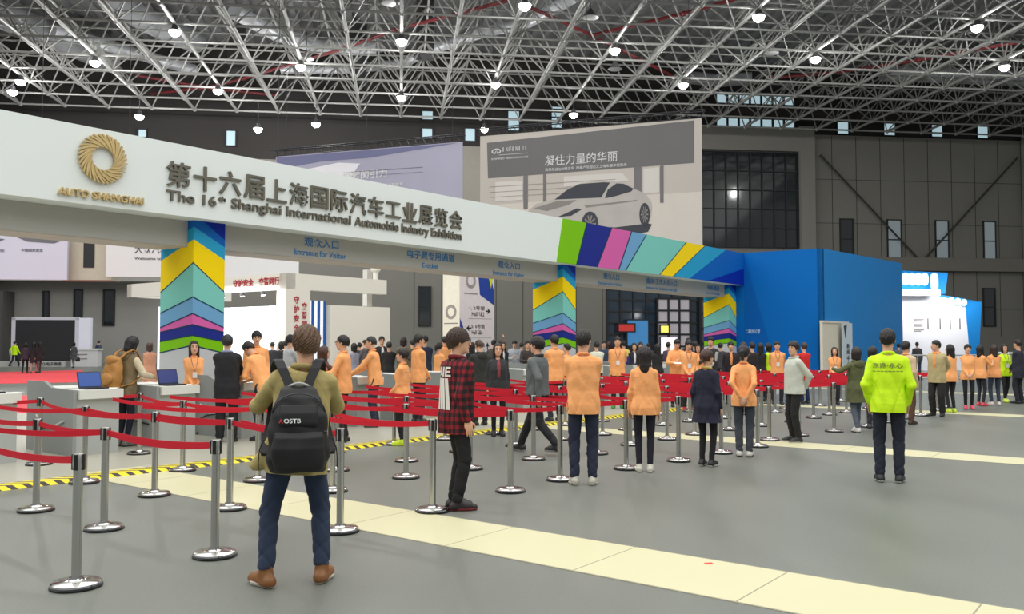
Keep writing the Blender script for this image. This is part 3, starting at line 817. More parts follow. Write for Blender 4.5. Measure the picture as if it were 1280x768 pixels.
# white spherical camera pieces on the booth roof
for k, (a, b_) in enumerate(((4.35, 0.2),)):
    t = MB(); t.lathe([(0.10, -0.18), (0.11, 0.12), (0.19, 0.2), (0.2, 0.36), (0.16, 0.42), (0.02, 0.44)], n=14)
    o = t.build('security_camera', off_w, None, True); o.location = B0 + bq(a, b_, 4.15)
    tag(o, 'white capped camera post on the booth fascia end', 'camera')

S0 = Vector(((574-640)/1100*32, 32.0, 0))
sg = empty('direction_board', S0); tag(sg, 'tall cream direction board with arrows, blue corner shapes and ring emblem', 'sign board')
crm = mat('cream sign side', (240, 234, 216), 0.6); pnk = mat('pale pink sign face', (222, 212, 214), 0.6)
g = MB(); g.box(bq(0, 0, 0), DV*2.0, NV*0.8, ZV*4.4); g.build('sign_body', crm, sg)
g = MB(); g.box(bq(0.01, -0.02, 0.02), DV*1.98, NV*0.02, ZV*4.36); fc = g.build('sign_face', pnk, sg)
sb = mat('sign blue shape', (22, 58, 150), 0.5); sy = mat('sign lime shape', (206, 216, 30), 0.5)
ink = mat('sign ink', (74, 66, 66), 0.6); inkl = mat('sign light ink', (150, 140, 138), 0.6)
def fp(a, z, o=-0.026): return bq(a, o, z)
g = MB(); g.prism([fp(1.02, 4.38), fp(1.72, 4.38), fp(1.98, 3.55), fp(1.98, 3.02), fp(1.15, 3.38)], NV*0.006); g.build('blue_shape', sb, fc)
g = MB(); g.prism([fp(1.55, 4.38, -0.03), fp(1.98, 4.38, -0.03), fp(1.80, 3.65, -0.03)], NV*0.006); g.build('lime_shape', sy, fc)
g = MB(); g.prism([fp(0.01, 2.5), fp(0.32, 1.95), fp(0.01, 1.9)], NV*0.006); g.build('blue_shape', sb, fc)
def ring(name, cfun, r0, r1, m, par):
    g = MB(); n = 24
    for k in range(n):
        a, b = 2*math.pi*k/n, 2*math.pi*(k+0.82)/n
        g.prism([cfun(r0*math.cos(a), r0*math.sin(a)), cfun(r1*math.cos(a+.25), r1*math.sin(a+.25)), cfun(r1*math.cos(b+.25), r1*math.sin(b+.25)), cfun(r0*math.cos(b), r0*math.sin(b))], (NV*0.004))
    return g.build(name, m, par)
ring('ring_emblem', lambda x, y: fp(0.62+x, 3.88+y), 0.17, 0.29, inkl, fc)
g = MB(); g.box(fp(0.25, 3.38), DV*0.75, NV*0.004, ZV*0.05); g.build('rule', inkl, fc)
def ring2(x, y): return bq(-0.004, 0.40-x, 2.72+y)
gg = MB()
for k in range(24):
    a, b = 2*math.pi*k/24, 2*math.pi*(k+.82)/24
    gg.prism([ring2(.16*math.cos(a), .16*math.sin(a)), ring2(.27*math.cos(a+.25), .27*math.sin(a+.25)), ring2(.27*math.cos(b+.25), .27*math.sin(b+.25)), ring2(.16*math.cos(b), .16*math.sin(b))], DV*0.003)
gg.build('ring_emblem', inkl, sg)
g = MB(); g.box(bq(-0.004, 0.06, 2.28), DV*0.003, NV*0.68, ZV*0.04); g.build('rule', inkl, sg)
def arrow(a, z, dx, dz):
    g = MB(); L = 0.13
    ax = Vector((dx, dz)); pr = Vector((-dz, dx))
    def P(u, w): return fp(a+ax.x*u+pr.x*w, z+ax.y*u+pr.y*w)
    g.prism([P(-L, -.025), P(0.02, -.025), P(0.02, .025), P(-L, .025)], NV*0.005)
    g.prism([P(0.15, 0), P(-0.02, .12), P(0.02, 0.0), P(-0.02, -.12)], NV*0.005)
    g.build('arrow', frame_m, fc)
arrow(1.62, 2.78, 1, 0); arrow(0.52, 2.13, -1, 0); arrow(1.6, 1.45, 0, 1)
for s, a0, a1, z0, z1 in (('1, 2号馆', 0.55, 1.42, 2.80, 2.96), ('Hall 1&2', 0.68, 1.4, 2.58, 2.74), ('5, 6号馆', 0.66, 1.42, 2.12, 2.28), ('Hall 5&6', 0.68, 1.3, 1.90, 2.06),
                      ('7.1号馆', 0.85, 1.42, 1.42, 1.58), ('Hall 7.1', 0.85, 1.4, 1.22, 1.36)):
    sign_text('sign_lettering', s, fp(a0, z0, -0.024), DV, ZV, a1-a0, z1-z0, ink, fc, 0.004, 0.005)
for z in (2.48, 1.78): 
    g = MB(); g.box(fp(0.5, z), DV*1.35, NV*0.004, ZV*0.015); g.build('rule', inkl, fc)

# left: hanging pale panels, black screen, low plinth
lil = mat('lilac white panel', (212, 210, 226), 0.6, 0, 0.03, 0.4)
pn = empty('advertising_board', uv(-22.0, 44, 4.55)); tag(pn, 'lilac white panel with a grey car picture hanging at the far left', 'hanging panel')
PP = Vector(pn.location)
g = MB(); g.box(uv(-28, 44, 4.55)-PP, UV*12.3, VV*0.2, ZV*2.6); g.build('panel_board', lil, pn)
for u_ in (-25.0, -17.0):
    g = MB(); g.tube(uv(u_, 44.1, 7.1)-PP, uv(u_, 44.1, 25.4)-PP, 0.012, n=4); g.build('hanger_cable', frame_m, pn)
g = MB(); g.prism([uv(-18.35, 43.98, 6.72)-PP, uv(-17.2, 43.98, 6.75)-PP, uv(-15.95, 43.98, 6.42)-PP, uv(-16.3, 43.98, 6.28)-PP, uv(-17.5, 43.98, 6.35)-PP], VV*0.01)
g.prism([uv(-20.0, 43.98, 6.6)-PP, uv(-18.5, 43.98, 6.45)-PP, uv(-18.7, 43.98, 6.35)-PP, uv(-20.0, 43.98, 6.4)-PP], VV*0.01); g.build('car_picture', mat('picture grey', (110, 110, 116), 0.6), pn)
sign_text('panel_lettering', '中国国家展览', uv(-17.75, 43.99, 5.86)-PP, UV, ZV, 0.95, 0.16, mat('panel grey ink', (130, 130, 140), 0.6), pn, 0.01, 0.01)
sign_text('panel_lettering', '概念车', uv(-19.2, 43.99, 5.82)-PP, UV, ZV, 0.7, 0.16, mat('panel grey ink', (130, 130, 140), 0.6), pn, 0.01, 0.01)
pn = empty('advertising_board', uv(-10, 44, 4.75)); tag(pn, 'white panel lettered in grey hanging left of the chevron column', 'hanging panel')
PP = Vector(pn.location)
g = MB(); g.box(uv(-13.95, 44, 4.72)-PP, UV*9.0, VV*0.2, ZV*2.6); g.build('panel_board', mat('white panel', (228, 226, 226), 0.6, 0, 0.02, 0.4), pn)
for u_ in (-13.0, -6.0):
    g = MB(); g.tube(uv(u_, 44.1, 7.2)-PP, uv(u_, 44.1, 25.4)-PP, 0.012, n=4); g.build('hanger_cable', frame_m, pn)
sign_text('panel_lettering', '大众汽车集团', uv(-12.65, 43.99, 5.85)-PP, UV, ZV, 2.3, 0.42, mat('panel dark ink', (84, 84, 88), 0.6), pn, 0.01, 0.01)
sign_text('panel_lettering', 'Welcome to the Volkswagen Group', uv(-12.65, 43.99, 5.5)-PP, UV, ZV, 3.6, 0.18, mat('panel dark ink', (84, 84, 88), 0.6), pn, 0.01, 0.01)
def fu(u): return u*61/42.0
def fz(z): return max(0.0, 1.67+(z-1.67)*61/42.0)
sc = empty('display_screen', uv(fu(-15.8), 61, 0)); tag(sc, 'large black display screen with white frame standing behind the carpet at the left', 'screen')
PP = Vector(sc.location)
g = MB()
for a, b_, w, z1 in ((-17.3, 0.56, 0.16, 2.7), (-14.6, 0.56, 0.14, 2.7), (-17.3, 2.6, 2.84, 2.73), (-17.3, 0.50, 2.84, 0.62)): g.box(uv(fu(a), 61, fz(b_))-PP, UV*fu(w), VV*0.3, ZV*(fz(z1)-fz(b_)))
g.build('screen_frame', mat('screen frame white', (214, 214, 222), 0.5), sc)
g = MB(); g.box(uv(fu(-17.15), 61.05, fz(0.6))-PP, UV*fu(2.6), VV*0.2, ZV*(fz(2.62)-fz(0.6))); g.build('screen_face', mat('black screen', (34, 34, 38), 0.5), sc)
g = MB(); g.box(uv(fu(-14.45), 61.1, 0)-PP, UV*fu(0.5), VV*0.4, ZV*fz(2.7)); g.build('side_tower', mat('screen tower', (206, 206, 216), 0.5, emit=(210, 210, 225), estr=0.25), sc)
pz = empty('stage_plinth', uv(fu(-15.5), 60, 0)); tag(pz, 'low pale stage plinth with dark lettering under the black screen', 'plinth')
PP = Vector(pz.location)
g = MB(); g.box(uv(fu(-18.6), 59.6, 0)-PP, UV*fu(3.95), VV*1.3, ZV*0.34); g.build('plinth_body', mat('plinth grey', (192, 192, 188), 0.6), pz)
sign_text('plinth_lettering', '上海大众电子商务', uv(fu(-16.1), 59.59, 0.06)-PP, UV, ZV, 1.9, 0.24, frame_m, pz, 0.01, 0.01)
kc = empty('info_cabinet', uv(fu(-13.7), 60, 0)); tag(kc, 'white waist-high cabinet beside the black screen', 'cabinet'); PP = Vector(kc.location)
g = MB(); g.box(uv(fu(-14.4), 59.6, 0)-PP, UV*fu(1.1), VV*0.8, ZV*1.05); g.build('cabinet_body', mat('cabinet white', (222, 222, 222), 0.5), kc)
g = MB(); g.box(uv(fu(-14.45), 59.55, 1.05)-PP, UV*fu(1.2), VV*0.9, ZV*0.1); g.build('worktop', top_m, kc)
for k, z in enumerate((0.75, 0.48)):
    g = MB(); g.box(uv(fu(-14.2), 59.58, z)-PP, UV*0.7, VV*0.01, ZV*0.06); g.build('drawer_rule', inkl, kc)

# right: glowing white booth behind the blue pavilion
wb = empty('white_booth', uv(30, 46, 0)); tag(wb, 'brightly lit white booth with blue edge behind the blue pavilion', 'booth'); PP = Vector(wb.location)
wm = mat('white booth board', (240, 240, 246), 0.5, 0, 0.02, 0.5)
def wq(u, v, z): return uv(u, v, z) - PP
g = MB(); g.prism([wq(27.0, 46, 0), wq(31.9, 46, 0), wq(31.65, 46, 3.98), wq(29.9, 46, 4.2), wq(27.0, 46, 4.2)], VV*0.3); g.build('wall_board', wm, wb)
g = MB(); g.prism([wq(31.9, 45.95, 0), wq(32.3, 45.95, 0), wq(32.6, 45.95, 3.85), wq(31.6, 45.95, 4.0)], VV*0.5)
g.prism([wq(29.9, 45.95, 4.28), wq(32.6, 45.95, 3.85), wq(31.6, 45.95, 3.86), wq(29.9, 45.95, 4.18)], VV*0.4); g.build('blue_edge', bluel, wb)
g = MB(); g.box(wq(27.0, 45.2, 4.15), UV*2.6, VV*0.8, ZV*0.32); g.build('canopy', wm, wb)
g = MB(); g.prism([wq(27.0, 46.2, 4.4), wq(30.55, 46.2, 4.3), wq(30.75, 46.2, 5.5), wq(27.0, 46.2, 5.65)], VV*0.25); g.build('upper_panel', bluel, wb)
tube_m = mat('booth glow tube', (200, 240, 240), 0.4, emit=(190, 240, 240), estr=0.75)
for k in range(6):
    g = MB(); r = 0.2; u_ = 27.55+0.38*k; h = 1.0 if k == 5 else 0.72
    g.lathe([(0.02, 0), (r*0.8, 0.08), (r, 0.25), (r, h-0.25), (r*0.8, h-0.08), (0.02, h)], wq(u_+(0.2 if k == 5 else 0), 45.8, 4.62 - (0.16 if k == 5 else -0.12)), 14); g.build('glow_tube', tube_m, wb, True)
for k in range(3):
    g = MB(); g.lathe([(0.02, 0), (0.13, 0.06), (0.15, 0.2), (0.13, 0.34), (0.02, 0.4)], wq(30.7+0.38*k, 45.85, 3.72-0.06*k), 12); g.build('glow_tube', tube_m, wb, True)
for u_ in (29.32, 30.05, 30.66, 31.25):
    g = MB(); g.box(wq(u_, 45.98, 2.3), UV*0.05, VV*0.02, ZV*0.62); g.build('wall_rule', ink, wb)
for k in range(3):
    g = MB(); g.box(wq(28.5, 45.98, 2.82-0.28*k), UV*(0.6-0.1*(k % 2)), VV*0.02, ZV*0.05); g.box(wq(28.5, 45.98, 2.74-0.28*k), UV*(0.42+0.1*(k % 2)), VV*0.02, ZV*0.04); g.build('text_rule', inkl, wb)
area_light('white_booth_light', uv(29.5, 44.2, 4.6), 5, 0.5, 170, (1, 1, 1), (R(50), 0, ANG_U))
fn = empty('crowd_barrier', uv(26.4, 33, 0)); tag(fn, 'pale metal crowd barrier of thin bars before the white booth', 'barrier'); PP = Vector(fn.location)
bar_m = mat('pale steel bar', (196, 198, 200), 0.4, 0.5)
g = MB()
for z in (1.1, 0.2): g.tube(uv(18.3, 32, z)-PP, uv(22.6, 32, z)-PP, 0.03, n=6)
g.build('rail', bar_m, fn)
for k in range(9):
    g = MB(); g.tube(uv(18.4+0.52*k, 32, 0)-PP, uv(18.4+0.52*k, 32, 1.1)-PP, 0.018, n=6); g.build('upright', bar_m, fn)
wc = empty('white_counter', uv(33, 44, 0)); tag(wc, 'long white counter under the grey wall at the right edge', 'counter'); PP = Vector(wc.location)
g = MB(); g.box(uv(32.8, 44, 0)-PP, UV*12, VV*0.7, ZV*0.95); g.build('counter_body', mat('white counter', (200, 200, 198), 0.6), wc)
g = MB(); g.box(uv(32.7, 43.9, 0.95)-PP, UV*12.2, VV*0.9, ZV*0.1); g.build('worktop', top_m, wc)

# ---- two big printed banners hung under the roof
WB = Vector((0.944, -0.33, 0)).normalized(); WNv = Vector((WB.y, -WB.x, 0))   # WNv faces the hall
def hung(origin):
    return lambda w, z, o=0.0: origin + WB*w + WNv*o + ZV*z
O1 = Vector(((735-640)/1100*46, 46, 0))
ad = empty('hanging_banner', O1 + ZV*9.5); tag(ad, 'huge grey banner with a silver sports car hung above the portal', 'banner')
AP = Vector(ad.location); H1 = hung(O1)
def aq(w, z, o=0.0): return H1(w, z, o) - AP
bw = mat('banner warm grey print', (196, 188, 180), 0.75, 0, 0.06, 0.6)
bf = mat('banner floor print', (214, 205, 195), 0.75, 0, 0.06, 0.8)
bgd = mat('banner dark strip', (112, 110, 110), 0.75, 0, 0.06, 0.8)
bc = mat('banner column print', (120, 116, 118), 0.75); bcar = mat('banner car body print', (186, 180, 174), 0.7, 0, 0.12, 1.2)
bdk = mat('banner dark print', (66, 60, 58), 0.75); bln = mat('banner line print', (140, 134, 130), 0.75); bwh = mat('banner pale lettering', (222, 222, 222), 0.7)
bli = mat('banner light shutter print', (214, 208, 202), 0.75, 0, 0.03, 1)
g = MB(); g.prism([aq(-6.06, 6.4), aq(5.93, 6.1), aq(5.93, 12.92), aq(-6.06, 12.92)], WNv*-0.04); sheet = g.build('banner_sheet', bw, ad)
AD = {
 'grey': [(-5.66,12.51),(5.56,12.82),(5.55,10.65),(-5.60,10.54)],
 'pfloor': [(-5.88,9.06),(-2.97,9.11),(3.78,9.15),(5.91,9.17),(5.88,6.10),(-5.87,6.4)],
 'col1': [(-3.55,10.57),(-3.30,10.57),(-3.30,8.73),(-3.55,8.74)], 'col2': [(-2.44,10.58),(-2.27,10.59),(-2.27,8.88),(-2.44,8.89)],
 'col3': [(2.48,10.61),(2.87,10.62),(2.86,9.29),(2.48,9.41)], 'col4': [(3.82,10.61),(4.00,10.62),(3.99,8.70),(3.81,8.71)],
 'shutA': [(-5.17,10.31),(-3.60,10.29),(-3.60,9.25),(-5.16,9.23)], 'shutB': [(-1.29,10.38),(1.84,10.38),(2.23,9.92),(-1.29,9.83)],
 'shutC': [(2.97,10.50),(3.79,10.55),(3.78,9.24),(2.96,9.24)],
 'shadow': [(0.83,7.49),(1.43,7.59),(2.71,7.80),(3.39,7.62),(3.19,7.25),(2.02,7.05),(0.23,6.97)],
 'body': [(-3.28,8.64),(-2.81,9.00),(-1.81,9.19),(-1.19,9.62),(-0.57,9.92),(0.24,10.02),(1.34,9.97),(2.13,9.75),(2.52,9.49),(3.06,9.21),(3.35,8.80),(3.39,8.40),(3.31,7.96),(2.86,7.65),(1.43,7.54),(0.73,7.66),(0.33,7.07),(-0.58,7.10),(-1.71,7.65),(-2.97,8.31)],
 'glass': [(-1.79,9.17),(-1.09,9.66),(-0.42,9.92),(0.84,9.94),(1.21,9.90),(0.74,9.14),(-0.17,9.15)],
 'side': [(0.94,9.09),(1.09,9.54),(1.56,9.84),(1.94,9.79),(2.45,9.51),(2.33,9.37),(1.44,9.16)],
 'lamp': [(-1.66,8.22),(-0.58,8.64),(-0.29,8.58),(-0.88,8.26)], 'crease': [(-0.17,8.77),(2.62,8.92),(2.62,8.86),(-0.07,8.65)],
 'hood': [(-2.97,8.76),(-1.71,9.07),(-0.58,9.09),(-0.99,8.86),(-2.23,8.57)],
}
def pr(key, m, o, name):
    g = MB(); g.prism([aq(w, z, o) for w, z in AD[key]], WNv*-0.004); return g.build(name, m, sheet)
pr('grey', bgd, 0.008, 'dark_strip'); pr('pfloor', bf, 0.008, 'printed_floor')
for k in ('col1', 'col2', 'col3', 'col4'): pr(k, bc, 0.02, 'printed_column')
for k in ('shutA', 'shutB', 'shutC'): pr(k, bli, 0.014, 'printed_shutter')
pr('shadow', bdk, 0.02, 'printed_car_shade'); car = pr('body', bcar, 0.03, 'printed_car'); pr('glass', bdk, 0.036, 'printed_windscreen'); pr('side', bdk, 0.036, 'printed_side_window')
pr('lamp', bdk, 0.036, 'printed_headlamp'); pr('crease', bln, 0.036, 'printed_crease'); pr('hood', bln, 0.034, 'printed_bonnet')
g = MB()
for z in (10.05, 9.75, 9.48): g.box(aq(-5.5, z, 0.02), WB*7.0, WNv*0.003, ZV*0.02)
g.build('printed_line', bln, sheet)
for (cx_, cz_), (rw, rh) in (((0.13, 7.77), (0.45, 0.67)), ((3.02, 8.14), (0.27, 0.6))):
    g = MB(); g.prism([aq(cx_+rw*math.cos(a), cz_+rh*math.sin(a), 0.044) for a in [2*math.pi*k/24 for k in range(24)]], WNv*-0.004); wh = g.build('printed_wheel', bdk, sheet)
    g = MB()
    for k in range(10):
        a = 2*math.pi*k/10
        g.prism([aq(cx_+rw*r*math.cos(a+b), cz_+rh*r*math.sin(a+b), 0.05) for r, b in ((0.12, 0.3), (0.72, 0.12), (0.72, -0.12), (0.12, -0.3))], WNv*-0.004)
    g.build('printed_spokes', bln, sheet)
# emblem: a flattened oval whose lower side runs in to a point
g = MB(); n = 28
for k in range(n-4):
    a0 = math.pi*1.5+0.45 + (2*math.pi-0.9)*k/(n-4); a1 = math.pi*1.5+0.45 + (2*math.pi-0.9)*(k+1)/(n-4)
    g.prism([aq(-5.11+0.27*math.cos(a0), 12.0+0.15*math.sin(a0), 0.02), aq(-5.11+0.27*math.cos(a1), 12.0+0.15*math.sin(a1), 0.02), aq(-5.11+0.21*math.cos(a1), 12.0+0.10*math.sin(a1), 0.02), aq(-5.11+0.21*math.cos(a0), 12.0+0.10*math.sin(a0), 0.02)], WNv*-0.004)
g.prism([aq(-5.24, 11.86, 0.02), aq(-5.17, 11.86, 0.02), aq(-5.11, 12.06, 0.02)], WNv*-0.004); g.prism([aq(-5.05, 11.86, 0.02), aq(-4.98, 11.86, 0.02), aq(-5.11, 12.06, 0.02)], WNv*-0.004)
g.build('emblem', bwh, sheet)
def at_(s, w0, w1, z0, z1, name='banner_lettering', bold=0.0): sign_text(name, s, aq(w0, z0, 0.012), WB, ZV, w1-w0, z1-z0, bwh, sheet, 0.006, bold)
for k, ch in enumerate('INFINITI'): at_(ch, -4.73+0.185*k, -4.73+0.185*k+(0.04 if ch == 'I' else 0.12), 11.95, 12.19)
at_('INSPIRED PERFORMANCE', -5.39, -3.28, 11.53, 11.63)
g = MB(); g.box(aq(-4.95, 11.77, 0.02), WB*1.65, WNv*0.003, ZV*0.02); g.build('rule', bwh, sheet)
at_('凝住力量的华丽', -2.33, 1.60, 11.0, 11.56)
at_('英菲尼迪Q60概念车  携量产车型Q之上海车展华丽首演', -2.33, 2.09, 10.70, 10.88)
tr_m = mat('dark truss tube', (52, 52, 56), 0.5, 0.4)
def hang_truss(name, Hf, w0, w1, z, lab):
    e = empty(name, Hf((w0+w1)/2, z)); tag(e, lab, 'truss'); P_ = Vector(e.location)
    g = MB()
    for o_, zz in ((-0.2, 0.3), (0.2, 0.3), (-0.02, -0.05)): g.tube(Hf(w0, z+zz, o_)-P_, Hf(w1, z+zz, o_)-P_, 0.035, n=6)
    g.build('chord', tr_m, e)
    g = MB(); n_ = int((w1-w0)/0.5)
    for k in range(n_):
        a, b = w0+(w1-w0)*k/n_, w0+(w1-w0)*(k+1)/n_
        g.tube(Hf(a, z+.3, -0.2)-P_, Hf((a+b)/2, z-.05, -.02)-P_, 0.018, n=4, caps=False); g.tube(Hf((a+b)/2, z-.05, -.02)-P_, Hf(b, z+.3, 0.2)-P_, 0.018, n=4, caps=False); g.tube(Hf(a, z+.3, -.2)-P_, Hf(a, z+.3, .2)-P_, 0.018, n=4, caps=False)
    g.build('lacing', tr_m, e)
    for w in (w0+0.8, (w0+w1)/2, w1-0.8):
        g = MB(); g.tube(Hf(w, z+0.28, -.2)-P_, Hf(w, 25.4, -.2)-P_, 0.012, n=4); g.build('hanger_cable', tr_m, e)
hang_truss('banner_truss', H1, -6.2, 6.1, 12.98, 'dark hanging truss carrying the car banner')
O2 = Vector(((480-640)/1100*50, 50, 0)); H2 = hung(O2)
bn = empty('hanging_banner', O2 + ZV*11); tag(bn, 'lilac grey banner with white lettering hung left of the car banner', 'banner'); BP = Vector(bn.location)
def b2(w, z, o=0.0): return H2(w, z, o) - BP
lm = mat('lilac banner print', (176, 174, 194), 0.75, 0, 0.12, 0.35); lm2 = mat('lilac banner deep print', (118, 120, 156), 0.75, 0, 0.1, 0.5); lm3 = mat('lilac banner painted glare', (240, 238, 244), 0.75, 0, 0.1, 0.4)
g = MB(); g.prism([b2(-7.3, 7.8), b2(4.8, 7.8), b2(4.8, 12.7), b2(-7.3, 12.7)], WNv*-0.04); sh2 = g.build('banner_sheet', lm, bn)
g = MB(); g.prism([b2(-7.25, 11.9, 0.01), b2(-4.2, 12.2, 0.01), b2(-1.0, 12.2, 0.01), b2(4.5, 12.65, 0.01), b2(-7.25, 12.65, 0.01)], WNv*-0.004); g.build('printed_sky', lm2, sh2)
g = MB(); g.prism([b2(-6.4, 10.6, 0.014), b2(-2.6, 10.6, 0.014), b2(-1.6, 11.9, 0.014), b2(-3.0, 12.05, 0.014), b2(-6.0, 11.7, 0.014)], WNv*-0.004); g.build('painted_glare', lm3, sh2)  # white glare on the banner's left, painted as a pale patch
g = MB(); g.box(b2(-2.2, 11.42, 0.02), WB*4.6, WNv*0.003, ZV*0.03); g.box(b2(-1.0, 11.15, 0.02), WB*3.4, WNv*0.003, ZV*0.02); g.build('printed_line', mat('lilac line print', (120, 118, 136), 0.75), sh2)
sign_text('banner_lettering', '恐魅的引力', b2(-2.75, 10.98, 0.016), WB, ZV, 2.9, 0.52, bwh, sh2, 0.006, 0.02)
sign_text('banner_lettering', '全新概念车上海首发', b2(-1.08, 10.45, 0.016), WB, ZV, 2.25, 0.2, bwh, sh2, 0.006, 0.02)
hang_truss('banner_truss', H2, -7.5, 4.9, 12.78, 'dark hanging truss carrying the lilac banner')
# ================================================================== people: every body is one surface grown from a distance field
def surface_nets(F, org, vox):
    ins = F < 0
    c = ins.astype(np.int8)
    tot = (c[:-1,:-1,:-1]+c[1:,:-1,:-1]+c[:-1,1:,:-1]+c[:-1,:-1,1:]+c[1:,1:,:-1]+c[1:,:-1,1:]+c[:-1,1:,1:]+c[1:,1:,1:])
    I, J, Kk = np.nonzero((tot > 0) & (tot < 8))
    n = len(I)
    if n == 0: return np.zeros((0, 3)), np.zeros((0, 4), int)
    idx = np.full(tot.shape, -1, np.int64); idx[I, J, Kk] = np.arange(n)
    acc = np.zeros((n, 3)); cnt = np.zeros(n)
    corners = [(0,0,0),(1,0,0),(0,1,0),(1,1,0),(0,0,1),(1,0,1),(0,1,1),(1,1,1)]
    vals = [F[I+a, J+b, Kk+d] for a, b, d in corners]
    for p in range(8):
        for q_ in range(p+1, 8):
            d = [corners[q_][i]-corners[p][i] for i in range(3)]
            if sum(abs(x) for x in d) != 1: continue
            f0, f1 = vals[p], vals[q_]
            m = (f0 < 0) != (f1 < 0)
            t = np.where(m, f0/np.where(m, f0-f1, 1), 0)
            for ax in range(3): acc[:, ax] += np.where(m, corners[p][ax]+t*d[ax], 0)
            cnt += m
    acc /= cnt[:, None]
    V = (acc + np.stack([I, J, Kk], 1))*vox + np.asarray(org)
    faces = []
    for ax in range(3):
        sl0 = [slice(None)]*3; sl1 = [slice(None)]*3
        sl0[ax] = slice(0, -1); sl1[ax] = slice(1, None)
        a, b = ins[tuple(sl0)], ins[tuple(sl1)]
        P = np.stack(np.nonzero(a != b), 1)
        o1, o2 = [k for k in range(3) if k != ax]
        ok = (P[:, o1] > 0) & (P[:, o2] > 0) & (P[:, o1] < F.shape[o1]-1) & (P[:, o2] < F.shape[o2]-1)
        P = P[ok]
        flip = a[tuple(P.T)]
        def cell(d1, d2):
            Q = P.copy(); Q[:, o1] += d1; Q[:, o2] += d2
            return idx[tuple(Q.T)]
        c0, c1, c2, c3 = cell(-1, -1), cell(0, -1), cell(0, 0), cell(-1, 0)
        if ax == 1: flip = ~flip
        faces.append(np.where(flip[:, None], np.stack([c0, c1, c2, c3], 1), np.stack([c3, c2, c1, c0], 1)))
    Fq = np.concatenate(faces)
    Fq = Fq[(Fq >= 0).all(1)]
    return V, Fq

class SDF:
    """union of soft primitives; each is (function, low corner, high corner, blend, add or cut)"""
    def __init__(s): s.p = []; s.post = []
    def cap(s, a, b, ra, rb=None, k=0.02, sq=None):
        a, b = np.array(a, float), np.array(b, float); rb = ra if rb is None else rb
        ba = b-a; L = max(1e-9, ba@ba)
        def f(X, Y, Z):
            px, py, pz = X-a[0], Y-a[1], Z-a[2]
            t = np.clip((px*ba[0]+py*ba[1]+pz*ba[2])/L, 0, 1)
            return np.sqrt((px-t*ba[0])**2+(py-t*ba[1])**2+(pz-t*ba[2])**2)-(ra+(rb-ra)*t)
        m = max(ra, rb)
        s.p.append((f, np.minimum(a, b)-m, np.maximum(a, b)+m, k, 1))
    def ell(s, c, r, M=None, k=0.02, op=1):
        c, r = np.array(c, float), np.array(r, float); M = np.eye(3) if M is None else np.array(M)
        def f(X, Y, Z):
            px, py, pz = X-c[0], Y-c[1], Z-c[2]
            q_ = [(px*M[0, i]+py*M[1, i]+pz*M[2, i])/r[i] for i in range(3)]
            k0 = np.sqrt(q_[0]**2+q_[1]**2+q_[2]**2); k1 = np.sqrt((q_[0]/r[0])**2+(q_[1]/r[1])**2+(q_[2]/r[2])**2)+1e-9
            return k0*(k0-1)/k1
        e = np.abs(M) @ r
        s.p.append((f, c-e, c+e, k, op))
    def trunk(s, tab, inf=0.0, c=(0, 0, 0), M=None, k=0.03, ex=2.3):
        """elliptical sections: rows of z, half width, half depth, y offset"""
        t = np.array(tab, float); c = np.array(c, float); M = np.eye(3) if M is None else np.array(M)
        z0, z1 = t[0, 0], t[-1, 0]
        def f(X, Y, Z):
            px, py, pz = X-c[0], Y-c[1], Z-c[2]
            x = px*M[0, 0]+py*M[1, 0]+pz*M[2, 0]; y = px*M[0, 1]+py*M[1, 1]+pz*M[2, 1]; z = px*M[0, 2]+py*M[1, 2]+pz*M[2, 2]
            w = np.interp(z, t[:, 0], t[:, 1])+inf; d = np.interp(z, t[:, 0], t[:, 2])+inf; yo = np.interp(z, t[:, 0], t[:, 3])
            r = ((np.abs(x)/w)**ex+(np.abs(y-yo)/d)**ex)**(1/ex)
            return np.maximum((r-1)*np.minimum(w, d), np.maximum(z0-z, z-z1))
        e = np.array([t[:, 1].max()+inf, t[:, 2].max()+np.abs(t[:, 3]).max()+inf, 0])
        cs = np.array([[sx*e[0], sy*e[1], zz] for sx in (-1, 1) for sy in (-1, 1) for zz in (z0, z1)]) @ M.T + c
        s.p.append((f, cs.min(0), cs.max(0), k, 1))
    def mesh(s, vox, lo=None, hi=None):
        add = [p for p in s.p if p[4] > 0]
        l = np.min([p[1] for p in add], 0) if lo is None else np.array(lo, float)
        h = np.max([p[2] for p in add], 0) if hi is None else np.array(hi, float)
        l = l-2.5*vox; h = h+2.5*vox
        n = np.ceil((h-l)/vox).astype(int)+1
        ax = [l[i]+vox*np.arange(n[i]) for i in range(3)]
        F = np.full(tuple(n), 0.5)
        for f, a, b, k, op in s.p:
            pad = k+2.5*vox
            i0 = [max(0, int((a[i]-pad-l[i])/vox)) for i in range(3)]; i1 = [min(n[i], int((b[i]+pad-l[i])/vox)+2) for i in range(3)]
            if any(i1[i] <= i0[i] for i in range(3)): continue
            sl = tuple(slice(i0[i], i1[i]) for i in range(3))
            X, Y, Z = ax[0][i0[0]:i1[0], None, None], ax[1][None, i0[1]:i1[1], None], ax[2][None, None, i0[2]:i1[2]]
            D = f(X, Y, Z); A = F[sl]
            if op > 0:
                hh = np.maximum(k-np.abs(A-D), 0)/k; F[sl] = np.minimum(A, D)-hh*hh*k/4
            else:
                hh = np.maximum(k-np.abs(A+D), 0)/k; F[sl] = np.maximum(A, -D)+hh*hh*k/4
        X, Y, Z = ax[0][:, None, None], ax[1][None, :, None], ax[2][None, None, :]
        for g_ in s.post: F = g_(F, X, Y, Z)
        F[0], F[-1] = .1, .1; F[:, 0], F[:, -1] = .1, .1; F[:, :, 0], F[:, :, -1] = .1, .1
        return surface_nets(F, l, vox)

